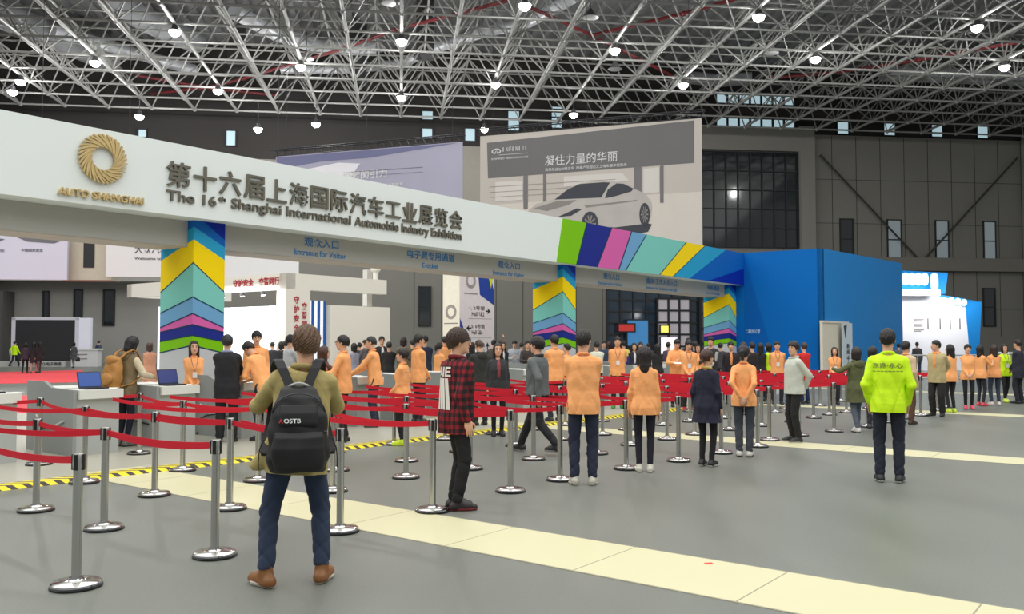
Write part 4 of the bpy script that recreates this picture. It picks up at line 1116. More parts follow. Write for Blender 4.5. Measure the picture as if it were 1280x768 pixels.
def rx(a): c, s_ = math.cos(a), math.sin(a); return np.array([[1, 0, 0], [0, c, -s_], [0, s_, c]])
def ry(a): c, s_ = math.cos(a), math.sin(a); return np.array([[c, 0, s_], [0, 1, 0], [-s_, 0, c]])
def rz_(a): c, s_ = math.cos(a), math.sin(a); return np.array([[c, -s_, 0], [s_, c, 0], [0, 0, 1]])
def unit(v): v = np.asarray(v, float); return v/(np.linalg.norm(v)+1e-9)
def ik(S, W, l1, l2, pole):
    S, W = np.array(S, float), np.array(W, float); d = W-S; L = np.linalg.norm(d)
    if L > (l1+l2)*0.999: W = S+d*((l1+l2)*0.999/L); d = W-S; L = np.linalg.norm(d)
    a = (l1*l1-l2*l2+L*L)/(2*L); h = math.sqrt(max(0, l1*l1-a*a)); w = d/L
    p = np.array(pole, float); p = p-w*(p@w); p = unit(p)
    return S+w*a+p*h, W

TORSO_M = [(.78, .160, .112, -.01), (.90, .162, .118, -.012), (.98, .152, .110, -.005), (1.06, .146, .104, 0), (1.16, .150, .106, 0), (1.26, .158, .114, .002), (1.34, .160, .110, 0), (1.39, .138, .094, -.005), (1.44, .085, .07, -.008), (1.48, .062, .058, -.006)]
TORSO_F = [(.78, .166, .114, -.012), (.90, .168, .122, -.015), (.98, .152, .108, -.005), (1.06, .132, .096, 0), (1.16, .132, .100, .005), (1.25, .142, .118, .012), (1.33, .142, .106, .004), (1.39, .122, .086, -.004), (1.44, .08, .064, -.008), (1.48, .055, .053, -.006)]

def to_obj(name, chunks, s, m, parent, sharp=False, cut=None):
    """chunks of vertices and quads become one mesh"""
    vs_, fs_ = [], []; o = 0
    for V, Fq in chunks:
        vs_.append(V); fs_.append(Fq+o); o += len(V)
    V = np.concatenate(vs_)*s; Fq = np.concatenate(fs_)
    me = bpy.data.meshes.new(name)
    me.vertices.add(len(V)); me.vertices.foreach_set('co', V.astype(np.float32).ravel())
    me.loops.add(len(Fq)*4); me.loops.foreach_set('vertex_index', Fq.astype(np.int32).ravel())
    me.polygons.add(len(Fq)); me.polygons.foreach_set('loop_start', np.arange(0, len(Fq)*4, 4, dtype=np.int32))
    me.update(calc_edges=True)
    me.polygons.foreach_set('use_smooth', np.ones(len(Fq), bool))
    me.materials.append(m); me.validate(); me.update()
    if cut is not None:                                       # a crisp hem
        bm = bmesh.new(); bm.from_mesh(me)
        bmesh.ops.bisect_plane(bm, geom=bm.verts[:]+bm.edges[:]+bm.faces[:], plane_co=Vector(cut[0]), plane_no=Vector(cut[1]), clear_inner=True)
        bm.to_mesh(me); bm.free()
    if sharp:
        try: me.set_sharp_from_angle(angle=R(38))
        except Exception: pass
    ob = bpy.data.objects.new(name, me); COL.objects.link(ob); ob.parent = parent
    return ob

POSES = {   # right wrist, left wrist (x to the person's right, y forward, z up), elbow hints
 'side':   (((.205, .04, .87), (.3, -1, 0)), ((-.205, .04, .87), (-.3, -1, 0))),
 'behind': (((.045, -.185, .93), (.8, -.9, 0)), ((-.05, -.185, .95), (-.8, -.9, 0))),
 'front':  (((.05, .20, .92), (.35, -1, 0)), ((-.05, .21, .94), (-.35, -1, 0))),
 'hold':   (((.10, .36, 1.22), (.8, -.4, -1)), ((-.10, .36, 1.22), (-.8, -.4, -1))),
 'camera': (((.09, .24, 1.36), (1.1, -.45, -1)), ((-.09, .25, 1.36), (-1.1, -.45, -1))),
 'desk':   (((.16, .42, 1.02), (.6, -1, -.3)), ((-.14, .43, 1.02), (-.6, -1, -.3))),
 'phone':  (((.14, .24, 1.44), (.7, -.4, -1)), ((-.22, .05, .88), (-.5, -1, 0))),
 'walk':   (((.235, .22, .92), (.4, -1, 0)), ((-.22, -.16, .90), (-.4, -1, 0))),
 'read':   (((.09, .30, 1.12), (.9, -.6, -.6)), ((-.09, .30, 1.12), (-.9, -.6, -.6))),
 'pocket': (((.19, .09, .90), (.4, -1, 0)), ((-.19, .09, .90), (-.4, -1, 0))),
 'bend':   (((.12, .45, .98), (.6, -1, -.3)), ((-.16, .42, 1.0), (-.6, -1, -.3))),
 'mouth':  (((.07, .18, 1.46), (.7, 0, -1)), ((-.22, .05, .88), (-.5, -1, 0))),
}
LEGS = {
 'stand': ((.10, 0, -8), (-.10, 0, 8)), 'close': ((.075, 0, -4), (-.075, 0, 4)), 'wide': ((.165, .02, -18), (-.20, -.02, 30)),
 'stride': ((.07, .36, 0), (-.07, -.34, 0)), 'step': ((.09, .16, -4), (-.09, -.14, 4)), 'shift': ((.12, .04, -14), (-.09, 0, 4)),
}
SKIN = [(222, 172, 140), (210, 158, 124), (230, 184, 152)]
def cloth(rgb, tag_='cloth', rough=0.85, var=0.06): return mat('%s %d %d %d' % ((tag_,)+tuple(rgb)), rgb, rough, 0, var, 11, 0.55)
def hair_mat(rgb): return mat('hair %d %d %d' % tuple(rgb), rgb, 0.5, 0, 0.35, 38, 0.5)

def person(label, xy, face, H=1.7, fem=False, arms='side', legs='stand', lean=0, twist=0, yaw=0, pitch=0, hair='short', hc=(24, 20, 18),
           top=(245, 172, 104), hem=.84, fit=.016, bottom=(38, 42, 58), slim=0, shoes=(50, 48, 48), sole=None, skin=0, skirt=0.0, collar=None, lanyard=False,
           glasses=False, facial=False, vox=None, flare=None, topname='jacket', botname='trousers', topmat=None, botmat=None, group=None, sleeve=None, hood=False, inner=None, boots=False, tilt=0, sleeves=None):
    x, y = xy
    dist = math.hypot(x, y)
    if vox is None: vox = 0.0095 if dist < 9.5 else 0.0125 if dist < 14 else 0.017 if dist < 20 else 0.024
    e = empty('person', (x, y, 0), -R(face))
    tag(e, label, 'person', group)
    s = H/1.75
    rng_ = random.Random(int(x*97+y*31)); ph = rng_.uniform(0, 6)
    sk = mat('skin %d' % skin, SKIN[skin], 0.55, 0, 0.04, 20)
    T = TORSO_F if fem else TORSO_M
    Rt = rz_(R(twist)) @ ry(R(tilt)) @ rx(-R(lean))
    piv = np.array([0, -.01, .95]); drop = 0.0
    lg = LEGS[legs] if isinstance(legs, str) else legs
    if legs == 'stride': drop = .05
    if legs == 'step': drop = .012
    if legs == 'wide': drop = .012
    piv = piv-np.array([0, 0, drop])
    def tt(p): return Rt @ (np.array(p, float)-np.array([0, -.01, .95]))+piv
    TC = piv-Rt @ np.array([0, -.01, .95])
    sw = .140 if fem else .162
    # arms
    ar = POSES[arms] if isinstance(arms, str) else arms
    A = []
    for sd, (wt, pole) in zip((1, -1), ar):
        S = tt((sd*sw, -.005, 1.378)); E, W = ik(S, wt if lean == 0 and drop == 0 else (np.array(wt)-np.array([0, 0, drop])), .285, .25, pole)
        A.append((sd, S, E, W))
    # legs
    Lg = []
    for sd, ft in zip((1, -1), lg):
        fx, fy, fa = ft[:3]; lift = ft[3] if len(ft) > 3 else (0.05 if (legs == 'stride' and fy < 0) else 0)
        hp = piv+np.array([sd*.088, .005, -.04]); an = np.array([fx, fy-.02, .085+lift])
        dirf = rz_(R(fa)) @ np.array([0, 1, 0])
        Kn, an = ik(hp, an, .425, .41, dirf)
        Lg.append((sd, hp, Kn, an, dirf, lift))
    # head frame
    Rh = Rt @ rz_(R(yaw)) @ rx(-R(pitch)); HP = tt((0, -.008, 1.49)); HC = HP+Rh @ np.array([0, .022, .135])
    def hp_(p): return HC+Rh @ np.array(p, float)
    # ---------------- body: one mesh (coarse under the clothes, fine at head and hands)
    hv = max(.0052, vox*.62) if dist < 20 else vox*.62
    h = SDF()
    h.cap(tt((0, -.012, 1.40)), hp_((0, -.02, -.06)), .056 if not fem else .047, .050 if not fem else .043, .03)
    h.ell(hp_((0, -.012, .022)), (.075, .094, .094), Rh, .02); h.ell(hp_((0, .028, -.052)), (.054, .058, .066), Rh, .04)
    h.ell(hp_((0, .066, -.094)), (.026, .022, .02), Rh, .03)
    h.cap(hp_((0, .084, .018)), hp_((0, .104, -.026)), .010, .0145, .014)
    h.ell(hp_((0, .086, -.058)), (.024, .010, .009), Rh, .012)
    for sd in (1, -1):
        h.ell(hp_((sd*.076, -.008, -.008)), (.010, .020, .032), Rh, .012)
        h.ell(hp_((sd*.030, .092, .014)), (.019, .012, .012), Rh, .012, -1)
    head = h.mesh(hv)
    b = SDF()
    b.trunk([(z, w*.82, d*.8, yo) for z, w, d, yo in T if z > .87], 0, TC, Rt, .03)
    for sd, S, E, W in A: b.cap(S, E, .040, .034, .03); b.cap(E, W, .033, .026, .02)
    for sd, hp, Kn, an, df, lf in Lg: b.cap(hp, Kn, .068, .046, .03); b.cap(Kn, an, .044, .032, .02); b.cap(an, an+df*.06+np.array([0, 0, -.045]), .03, .025, .02)
    core = b.mesh(max(.018, vox))
    chunks = [core, head]
    fv = 0.0046 if dist < 11 else 0.006 if dist < 16 else .009 if dist < 22 else .013
    for sd, S, E, W in A:
        fw = unit(W-E); inw = np.array([-sd, 0, 0]) if arms in ('side', 'walk', 'pocket') else np.array([-sd*.3, 0, -1.0])
        if arms == 'behind': inw = np.array([0, 1.0, 0]); fw = unit(fw*.6+np.array([-sd*.6, 0, -.5]))
        if arms == 'front': inw = np.array([0, -1.0, 0]); fw = unit(fw*.5+np.array([-sd*.7, 0, -.4]))
        if arms in ('camera', 'phone', 'hold', 'read', 'mouth'): inw = np.array([-sd*1.0, .2, 0]); fw = unit(fw*.4+np.array([0, .2, .8]))
        pn_ = unit(inw-fw*(inw@fw)); th = np.cross(fw, pn_)*(1 if sd > 0 else -1)    # towards the thumb
        if arms in ('side', 'walk', 'pocket') and th[1] < 0: th = -th
        hs = .92 if fem else 1.0
        g = SDF(); P_ = lambda f, l, n_: W+(fw*f+th*l+pn_*n_)*hs
        g.cap(E+(W-E)*.78, W, .028, .025, .02)
        Mh = np.stack([th, pn_, fw], 1)
        g.ell(P_(.055, 0, 0), np.array([.041, .016, .056])*hs, Mh, .02)
        curl = .9 if arms in ('camera', 'phone', 'hold', 'read') else .35
        for l_, ln in ((.030, .068), (.010, .078), (-.010, .072), (-.029, .055)):
            p0_ = P_(.092, l_, 0); d1 = unit(fw+pn_*curl*.6+th*l_*1.5); p1_ = p0_+d1*ln*.5*hs; d2 = unit(fw*.8+pn_*curl*1.5); p2_ = p1_+d2*ln*.5*hs
            g.cap(p0_, p1_, .0088*hs, .008*hs, .004); g.cap(p1_, p2_, .008*hs, .0062*hs, .004)
        t0 = P_(.03, .034, .004); t1 = t0+unit(fw*.7+th*.75+pn_*.35)*.038*hs; t2 = t1+unit(fw*.95+th*.25+pn_*.3)*.032*hs
        g.cap(t0, t1, .012*hs, .0095*hs, .01); g.cap(t1, t2, .0095*hs, .0075*hs, .004)
        chunks.append(g.mesh(fv))
    to_obj('body', chunks, s, sk, e)
    # ---------------- hair
    hm = hair_mat(hc); g = SDF(); hv2 = .0048 if dist < 9 else max(.006, vox*.7)
    if hair != 'bald':
        vol = {'short': .010, 'buzz': .004, 'full': .015, 'bowl': .018}.get(hair, .013)
        g.ell(hp_((0, -.016, .030)), (.077+vol, .095+vol, .094+vol), Rh, .02)
        g.cap(hp_((0, -.052, .0)), hp_((0, -.050, -.068)), .064+vol*.5, .056, .03)
        HCc, Rinv = HC, Rh.T
        off = {'buzz': .012, 'bowl': -.03, 'short': 0.0}.get(hair, -.006)
        def cutf(F, X, Y, Z):
            px, py, pz = X-HCc[0], Y-HCc[1], Z-HCc[2]
            lx = px*Rinv[0, 0]+py*Rinv[0, 1]+pz*Rinv[0, 2]; ly = px*Rinv[1, 0]+py*Rinv[1, 1]+pz*Rinv[1, 2]; lz = px*Rinv[2, 0]+py*Rinv[2, 1]+pz*Rinv[2, 2]
            an_ = np.arctan2(lx, ly)
            F = F+(.006 if hair == 'full' else .0035)*np.sin(an_*13+lz*30+ph)*np.sin(lz*42+an_*7+ly*30)+(.0035 if dist < 12 else 0)*np.sin(an_*34+12*np.sin(lz*25)+lz*18)
            if long_:
                gface = np.minimum(ly-.045+np.abs(lx)*.25, .062-np.abs(lx)+0*ly)       # opening for the face
                return np.maximum(F, np.where((lz < .075+0*lx+0*ly), gface, -1.0))
            gl = .62*ly-lz+off
            gl = np.where(np.abs(lx) > .060, np.minimum(gl, np.where((ly < .03), .55*(ly+.01)-lz-.045+.0*lx, gl)), gl) if hair != 'bowl' else .5*ly-lz+off-.0
            return np.maximum(F, gl*.85)
        long_ = hair in ('long', 'bob', 'hood_hair')
        if hair == 'long':
            g.cap(hp_((0, -.055, .0)), hp_((0, -.075, -.20)), .082, .060, .03); g.cap(hp_((.02, -.07, -.15)), hp_((.015, -.085, -.27)), .055, .035, .03)
            for sd in (1, -1): g.cap(hp_((sd*.072, -.005, .01)), hp_((sd*.075, .01, -.21)), .030, .022, .02)
        elif hair in ('bob', 'hood_hair'):
            g.cap(hp_((0, -.045, .0)), hp_((0, -.055, -.10)), .085, .068, .03)
            for sd in (1, -1): g.cap(hp_((sd*.070, -.002, .01)), hp_((sd*.073, .005, -.11)), .032, .024, .02)
        elif hair == 'pony':
            g.cap(hp_((0, -.105, .035)), hp_((0, -.135, .02)), .022, .026, .02); g.cap(hp_((0, -.135, .02)), hp_((.02, -.165, -.20)), .036, .016, .02)
        elif hair == 'lowpony':
            g.cap(hp_((0, -.10, -.04)), hp_((0, -.12, -.08)), .030, .028, .02); g.cap(hp_((0, -.125, -.07)), hp_((-.045, -.165, -.30)), .034, .018, .02)
        g.post.append(cutf)
        hob = to_obj('hair', [g.mesh(hv2)], s, hm, e)
    # ---------------- upper garment
    wr = .006
    g = SDF(); Tt = [r for r in T if r[0] >= hem-.06]
    if hem < .80:
        w0 = T[0]; Tt = [(hem-.06, w0[1]+skirt+.004, w0[2]+skirt+.004, w0[3])]+list(T)
    Tt = [(z, w, d, yo) for z, w, d, yo in Tt if z <= 1.475]
    Tt = [(z, w+(.010 if z < 1.0 else 0)+(.012 if 1.0 <= z <= 1.2 else 0)*(0 if skirt < 0 else 1), d+(.008 if z < 1.2 else 0), yo) for z, w, d, yo in Tt]
    g.trunk(Tt, fit, TC, Rt, .03)
    sl_r = .052 if not fem else .045
    for sd, S, E, W in A:
        g.cap(tt((sd*.06, -.012, 1.415)), S, .046+fit*.4, sl_r-.003+fit*.3, .035)
        g.cap(S, E, sl_r+fit*.4, sl_r-.008+fit*.4, .016)
        if sleeve != 'short': g.cap(E, E+(W-E)*.97, sl_r-.008+fit*.4, sl_r-.020+fit*.4, .02)
    if collar is not None or hood:
        pass
    if flare is not None:
        g.cap(flare[0], flare[1], flare[2], flare[3], .05)
    n_ax = Rt[:, 2]; c0_ = tt((0, 0, hem))
    def wrink(F, X, Y, Z):
        th = np.arctan2(X, Y+.02); low = np.clip((1.30-Z)/.45, 0, 1)
        m1 = .5+.5*np.sin(7*Z+2*th+ph); m2 = .5+.5*np.sin(9*Z-3*th+ph*2)
        F = F+.011*m1*(1-np.abs(np.sin(3.1*th+9*Z+ph)))**3*(.35+.65*low)+.009*m2*(1-np.abs(np.sin(-4.2*th+13*Z+ph*2)))**3
        F = F-.006*low*np.cos(7*th+ph+2*Z)+.003*np.sin(31*Z+17*X+ph)*np.sin(19*X-23*Y+ph)
        return F
    g.post.append(wrink)
    tm = topmat or cloth(top)
    tob = to_obj(topname, [g.mesh(vox)], s, tm, e, True, (c0_*s, n_ax))
    if sleeves is not None:
        for sd, S, E, W in A:
            cg = SDF(); cg.cap(S+(E-S)*.12, E, sl_r+fit*.4+.006, sl_r-.004+fit*.4, .03); cg.cap(E, E+(W-E)*.98, sl_r-.004+fit*.4, sl_r-.014+fit*.4, .02)
            to_obj('sleeve', [cg.mesh(vox)], s, cloth(sleeves), tob)
    if collar is not None:
        cg = SDF(); n_ = 14
        for k in range(n_):
            a0, a1 = 2*math.pi*k/n_, 2*math.pi*(k+1)/n_
            rr = (.063 if not fem else .056)+(.010 if fit > .02 else 0)
            f_ = lambda a: tt((rr*math.sin(a), rr*1.0*math.cos(a)-.010+.006, 1.468+.012*(-math.cos(a))-.0))
            cg.cap(f_(a0), f_(a1), .021 if fit > .02 else .017, None, .006)
        to_obj('collar', [cg.mesh(min(vox, .011))], s, cloth(collar), tob)
    if hood:
        cg = SDF(); cg.ell(tt((0, -.115, 1.40)), (.115, .05, .085), Rt, .02); cg.cap(tt((-.09, -.03, 1.46)), tt((.09, -.03, 1.46)), .035, .035, .04)
        to_obj('hood', [cg.mesh(vox)], s, tm, tob)
    if inner is not None:
        cg = SDF(); cg.ell(tt((0, .085, 1.25)), (.05, .055+fit, .20), Rt, .02)
        to_obj('shirt_front', [cg.mesh(vox)], s, cloth(inner), tob)
    # ---------------- trousers
    g = SDF(); j = {0: (.092, .068, .058), 1: (.080, .053, .042), 2: (.098, .080, .072), 3: (.086, .062, .050)}[slim]
    PC = piv-np.array([0, -.01, .95])
    g.trunk([(.83, T[0][1]-.006, T[0][2]-.006, -.014), (.92, T[1][1]-.008, T[1][2]-.008, -.015), (1.0, .150, .108, -.005)], 0.0, PC, None, .035)
    for sd, hp, Kn, an, df, lf in Lg:
        g.cap(hp, Kn, j[0], j[1], .018); bk = an+np.array([0, 0, .03]); g.cap(Kn, bk, j[1], j[2], .012)
    zc = [min(an[2] for *_, an, df, lf in Lg)]
    def wr2(F, X, Y, Z):
        amp = (.003+.008*np.exp(-((Z-.15)/.12)**2)+.006*np.exp(-((Z-.48)/.10)**2)+.006*np.exp(-((Z-.80)/.06)**2))*(0.35 if slim == 1 else 1)
        F = F+amp*((1-np.abs(np.sin(17*Z+23*X+11*Y+ph)))**3+(1-np.abs(np.sin(21*Z-19*X+13*Y+ph*2)))**3)
        for sd, hp, Kn, an, df, lf in Lg:
            w = unit(an-Kn); dd = (X-an[0])*w[0]+(Y-an[1])*w[1]+(Z-an[2])*w[2]
            r_ = (X-an[0])**2+(Y-an[1])**2+(Z-an[2])**2
            F = np.where(r_ < .13**2, np.maximum(F, dd-(.035 if slim == 2 else -.03 if boots else .012)), F)
        return F
    g.post.append(wr2)
    to_obj(botname, [g.mesh(vox)], s, botmat or cloth(bottom), e, True)
    # ---------------- shoes
    shm = mat('shoe %d %d %d' % tuple(shoes), shoes, 0.5, 0, 0.1, 15); som = mat('sole %d %d %d' % tuple(sole or (60, 58, 56)), sole or (60, 58, 56), 0.7)
    for sd, hp, Kn, an, df, lf in Lg:
        sd_ = np.cross(df, [0, 0, 1]); z0 = an[2]-.085
        bs_ = np.array([an[0], an[1], z0])
        heel, ball, toe = bs_-df*.045+np.array([0, 0, .040]), bs_+df*.10+sd_*sd*.006+np.array([0, 0, .034]), bs_+df*.165+np.array([0, 0, .030])
        g = SDF(); g.cap(heel, ball, .038, .043, .02); g.cap(ball, toe, .043, .033, .02); g.cap(heel+df*.02, an+np.array([0, 0, .012]), .040, .040, .03)
        g.cap(an+np.array([0, 0, .0]), ball+np.array([0, 0, .02]), .034, .03, .03)
        if boots: g.cap(an+np.array([0, 0, .0]), an+np.array([0, 0, .06]), .043, .042, .02); g.cap(heel, toe, .042, .040, .02)
        zz = z0
        g.post.append(lambda F, X, Y, Z, zz=zz: np.maximum(F, zz+.012-Z))
        so = to_obj('shoe', [g.mesh(min(vox, .012))], s, shm, e)
        if dist < 18:
            g = SDF(); g.cap(heel, ball, .043, .048, .02); g.cap(ball, toe, .048, .038, .02)
            g.post.append(lambda F, X, Y, Z, zz=zz: np.maximum(np.maximum(F, zz-Z), Z-zz-(.032 if boots else .024)))
            to_obj('sole', [g.mesh(.009)], s, som, so)
    # ---------------- face details and small things worn
    if facial:
        iris = mat('eye dark', (30, 22, 18), 0.2); brow = hm; lip = mat('lips', (186, 98, 92), 0.5)
        for sd in (1, -1):
            k = MB(); k.ball(hp_((sd*.031, .080, .014))*s, .0085*s, 8); k.build('eye', iris, e, True)
            k = MB(); k.path([hp_((sd*.016, .0885, .036))*s, hp_((sd*.032, .087, .041))*s, hp_((sd*.050, .078, .036))*s], .0042*s, 5); k.build('eyebrow', brow, e, True)
        k = MB(); k.path([hp_((-.024, .088, -.057))*s, hp_((-.01, .096, -.055))*s, hp_((.01, .096, -.055))*s, hp_((.024, .088, -.057))*s], .0058*s, 6); k.build('lips', lip, e, True)
    if glasses:
        k = MB()
        for sd in (1, -1):
            c_ = (sd*.034, .106, .012)
            ring_ = [hp_((c_[0]+.025*math.cos(a), c_[1], c_[2]+.018*math.sin(a)))*s for a in [2*math.pi*i/14 for i in range(15)]]
            k.path(ring_, .0028*s, 5)
            k.path([hp_((sd*.058, .104, .018))*s, hp_((sd*.083, .05, .018))*s, hp_((sd*.084, -.01, .010))*s], .0028*s, 5)
        k.path([hp_((-.009, .107, .016))*s, hp_((.009, .107, .016))*s], .0025*s, 5)
        k.build('glasses', mat('dark spectacle frame', (40, 36, 36), 0.3), e)
    if lanyard:
        lm_ = mat('lanyard ribbon', (150, 110, 120), 0.7); y_ = .125+fit
        k = MB(); k.path([tt((sd_*.060, .035, 1.475))*s for sd_ in (1,)]+[tt((.055, y_-.02, 1.37))*s, tt((.0, y_+.012, 1.17))*s, tt((-.055, y_-.02, 1.37))*s, tt((-.060, .035, 1.475))*s], .006*s, 5); lo_ = k.build('lanyard', lm_, e)
        k = MB(); c_ = tt((-.04, y_+.008, 1.06)); k.box(c_*s, Rt[:, 0]*.08*s, Rt[:, 1]*.006*s, Rt[:, 2]*.11*s); k.build('badge', mat('white badge', (236, 236, 232), 0.4), lo_)
    return dict(e=e, s=s, tt=tt, hp=hp_, Rt=Rt, top=tob, A=A, Lg=Lg, fit=fit)

def stick_text(body_, m, target, origin, ex, ey, w, h, name, parent, lift=0.004, bold=0.0):
    """lettering laid onto the garment surface below it"""
    me = text_mesh(body_, 0.0, bold)
    bm = bmesh.new(); bm.from_mesh(me)
    bmesh.ops.triangulate(bm, faces=bm.faces[:]); bm.to_mesh(me); bm.free()
    n = len(me.vertices); co = np.empty(n*3, np.float32); me.vertices.foreach_get('co', co); co = co.reshape(-1, 3)
    lo_, hi_ = co.min(0), co.max(0); u = (co[:, 0]-lo_[0])/(hi_[0]-lo_[0])*w; v = (co[:, 1]-lo_[1])/(hi_[1]-lo_[1])*h
    ex, ey = Vector(ex).normalized(), Vector(ey).normalized(); ez = ex.cross(ey)
    dgr = bpy.context.evaluated_depsgraph_get()
    bv = BVHTree.FromPolygons([tuple(q_.co) for q_ in target.data.vertices], [tuple(p.vertices) for p in target.data.polygons])
    out = []
    for a, b in zip(u, v):
        p = Vector(origin)+ex*float(a)+ey*float(b)+ez*0.4
        hit = bv.ray_cast(p, -ez, 0.8)
        out.append((hit[0] if hit[0] is not None else p-ez*0.4)+ez*lift)
    me.vertices.foreach_set('co', np.array([c for q_ in out for c in q_], np.float32)); me.materials.clear(); me.materials.append(m); me.update(); me.name = name
    o = bpy.data.objects.new(name, me); COL.objects.link(o); o.parent = parent
    return o
# people: (x, y) on the floor, heading in degrees clockwise from the view axis

def plaid_material():
    m = bpy.data.materials.new('red plaid flannel'); m.use_nodes = True
    nt = m.node_tree; b = nt.nodes['Principled BSDF']; b.inputs['Roughness'].default_value = 0.9
    tc = nt.nodes.new('ShaderNodeTexCoord'); sp = nt.nodes.new('ShaderNodeSeparateXYZ'); nt.links.new(tc.outputs['Object'], sp.inputs[0])
    def M(op, a, b_=None, c=None):
        n = nt.nodes.new('ShaderNodeMath'); n.operation = op
        for i, q_ in enumerate((a, b_, c)):
            if q_ is None: continue
            if isinstance(q_, (int, float)): n.inputs[i].default_value = q_
            else: nt.links.new(q_, n.inputs[i])
        return n.outputs[0]
    def band(src, sc, w): return M('LESS_THAN', M('FRACT', M('MULTIPLY', src, sc)), w)
    xy = M('ADD', sp.outputs['X'], M('MULTIPLY', sp.outputs['Y'], 0.9))
    a, b1 = band(xy, 13.0, .5), band(sp.outputs['Z'], 13.0, .5)
    f = M('MULTIPLY', M('ADD', a, b1), .5)
    r = nt.nodes.new('ShaderNodeValToRGB'); r.color_ramp.interpolation = 'CONSTANT'
    r.color_ramp.elements[0].position = 0; r.color_ramp.elements[0].color = lin((140, 22, 36))
    r.color_ramp.elements[1].position = .9; r.color_ramp.elements[1].color = lin((24, 16, 20))
    k = r.color_ramp.elements.new(.4); k.color = lin((82, 20, 28))
    nt.links.new(f, r.inputs['Fac']); nt.links.new(r.outputs['Color'], b.inputs['Base Color'])
    return m
plaid = plaid_material()
denim = mat('blue denim', (46, 58, 80), 0.9, 0, 0.4, 6, 0.4)
hivis = mat('high-visibility fabric', (208, 250, 10), 0.7, 0, 0.04, 9, 0.5)
vestmat = mat('khaki vest fabric', (122, 106, 76), 0.85, 0, 0.1, 10)
WHO = {}

WHO[0] = person('man in khaki coat and jeans with a black backpack, seen from behind', (-1.48, 6.12), -14, H=1.785, arms='camera', legs='wide', tilt=4, hair='full', hc=(92,66,42), top=(172,156,100), hem=.76, skirt=.012, fit=.030, collar=(160,144,92), botname='jeans', botmat=denim, bottom=(40,58,88), slim=0, boots=True, shoes=(132,86,44), sole=(214,206,190), topname='coat', pitch=4, flare=((-.12,-.04,.98),(-.27,.02,.80),.07,.05))
WHO[1] = person('young man in red and black plaid shirt facing right beside the end post', (-0.54, 8.78), 72, H=1.789, arms='side', legs='close', hair='bowl', hc=(58,38,26), top=(120,24,34), topmat=plaid, hem=.74, fit=.026, skirt=.006, collar=(110,22,30), bottom=(22,22,24), slim=0, shoes=(38,30,32), sole=(128,42,46), glasses=True, facial=True, topname='plaid_shirt', yaw=-32, twist=24)
WHO[2] = person('man in orange polo and dark jeans seen from behind, his head turned right', (0.83, 10.28), 3, H=1.8, top=(250,174,110), collar=(244,162,100), hem=.80, fit=.015, arms='front', legs='stand', hair='short', bottom=(36,42,62), botname='jeans', shoes=(186,184,170), sole=(220,216,200), yaw=-24, topname='polo_shirt')
WHO[3] = person('woman in orange top and black leggings seen from behind, long dark hair', (1.69, 11.28), 9, H=1.599, top=(250,174,110), collar=(244,162,100), hem=.80, fit=.015, fem=True, arms=(((.20,.02,.83),(.5,-1,0)),((-.20,.08,.86),(-.5,-1,0))), legs='close', hair='long', hc=(30,22,22), bottom=(26,26,38), slim=1, shoes=(206,204,190), sole=(226,224,214), botname='leggings', topname='long_sleeve_top')
WHO[4] = person('woman in navy coat with yellow collar and brown ponytail', (2.6, 11.78), 34, H=1.553, fem=True, arms='side', legs='close', hair='lowpony', hc=(66,38,30), top=(30,32,52), hem=.66, skirt=.035, fit=.022, collar=(206,172,92), bottom=(24,24,28), slim=1, shoes=(26,26,28), sole=(210,208,200), botname='leggings', topname='coat', yaw=-25)
WHO[5] = person('woman in orange jacket with hands clasped behind her back, grey trousers', (3.35, 12.75), 17, H=1.601, top=(250,174,110), collar=(244,162,100), hem=.80, fit=.015, fem=True, arms='behind', legs='close', hair='pony', hc=(26,22,22), bottom=(62,66,74), slim=0, shoes=(206,204,196), yaw=-10, topname='jacket')
WHO[6] = person('person in pale grey jacket and black trousers looking left, hands behind back', (4.65, 14.55), -100, H=1.66, fem=False, arms='behind', legs='stand', hair='full', hc=(30,24,22), top=(198,202,190), collar=(190,194,184), hem=.84, fit=.030, bottom=(24,24,26), slim=0, shoes=(40,40,44), sole=(190,188,180), facial=True, yaw=26, topname='jacket')
WHO[7] = person('man in bright yellow-green high-visibility jacket seen from behind at the right', (4.46, 10.46), 21, H=1.812, arms=(((.20,.08,.90),(.6,-1,0)),((-.20,.08,.90),(-.6,-1,0))), legs='stand', hair='short', hc=(24,20,18), top=(214,255,8), topmat=hivis, collar=(206,246,10), hem=.80, fit=.020, bottom=(30,34,48), slim=0, shoes=(34,34,36), sole=(180,178,170), yaw=-6, topname='jacket')
WHO[8] = person('woman in olive green hooded coat reaching left, grey jeans', (6.33, 16.2), -9, H=1.56, fem=True, arms=(((.20,.10,.95),(.6,-1,0)),((-.40,.22,1.30),(-.5,-1,-.4))), legs='step', hair='bob', hc=(36,28,26), top=(88,92,58), hem=.62, skirt=.03, fit=.034, hood=True, bottom=(84,92,104), slim=3, shoes=(208,206,200), topname='coat')
WHO[9] = person('dark-haired person in dark clothes just left of the high-visibility man', (6.87, 16.79), 22, H=1.56, fem=True, arms='side', legs='close', hair='bob', top=(52,50,54), hem=.80, bottom=(44,48,62), slim=3, shoes=(60,60,66))
WHO[10] = person('man in pale peach jacket and brown trousers half hidden behind the high-visibility man', (7.86, 17.58), 54, H=1.66, arms='side', legs='stand', hair='short', top=(214,186,150), collar=(240,170,110), hem=.84, bottom=(92,66,48), shoes=(60,44,36))
WHO[11] = person('man in beige vest jacket over orange shirt, hands behind his back, looking left', (9.36, 19.43), -134, H=1.68, arms='behind', legs='stand', hair='short', top=(186,170,124), inner=(244,164,96), collar=(244,164,96), hem=.78, fit=.028, bottom=(36,34,34), slim=2, shoes=(34,32,32), facial=True, yaw=-40)
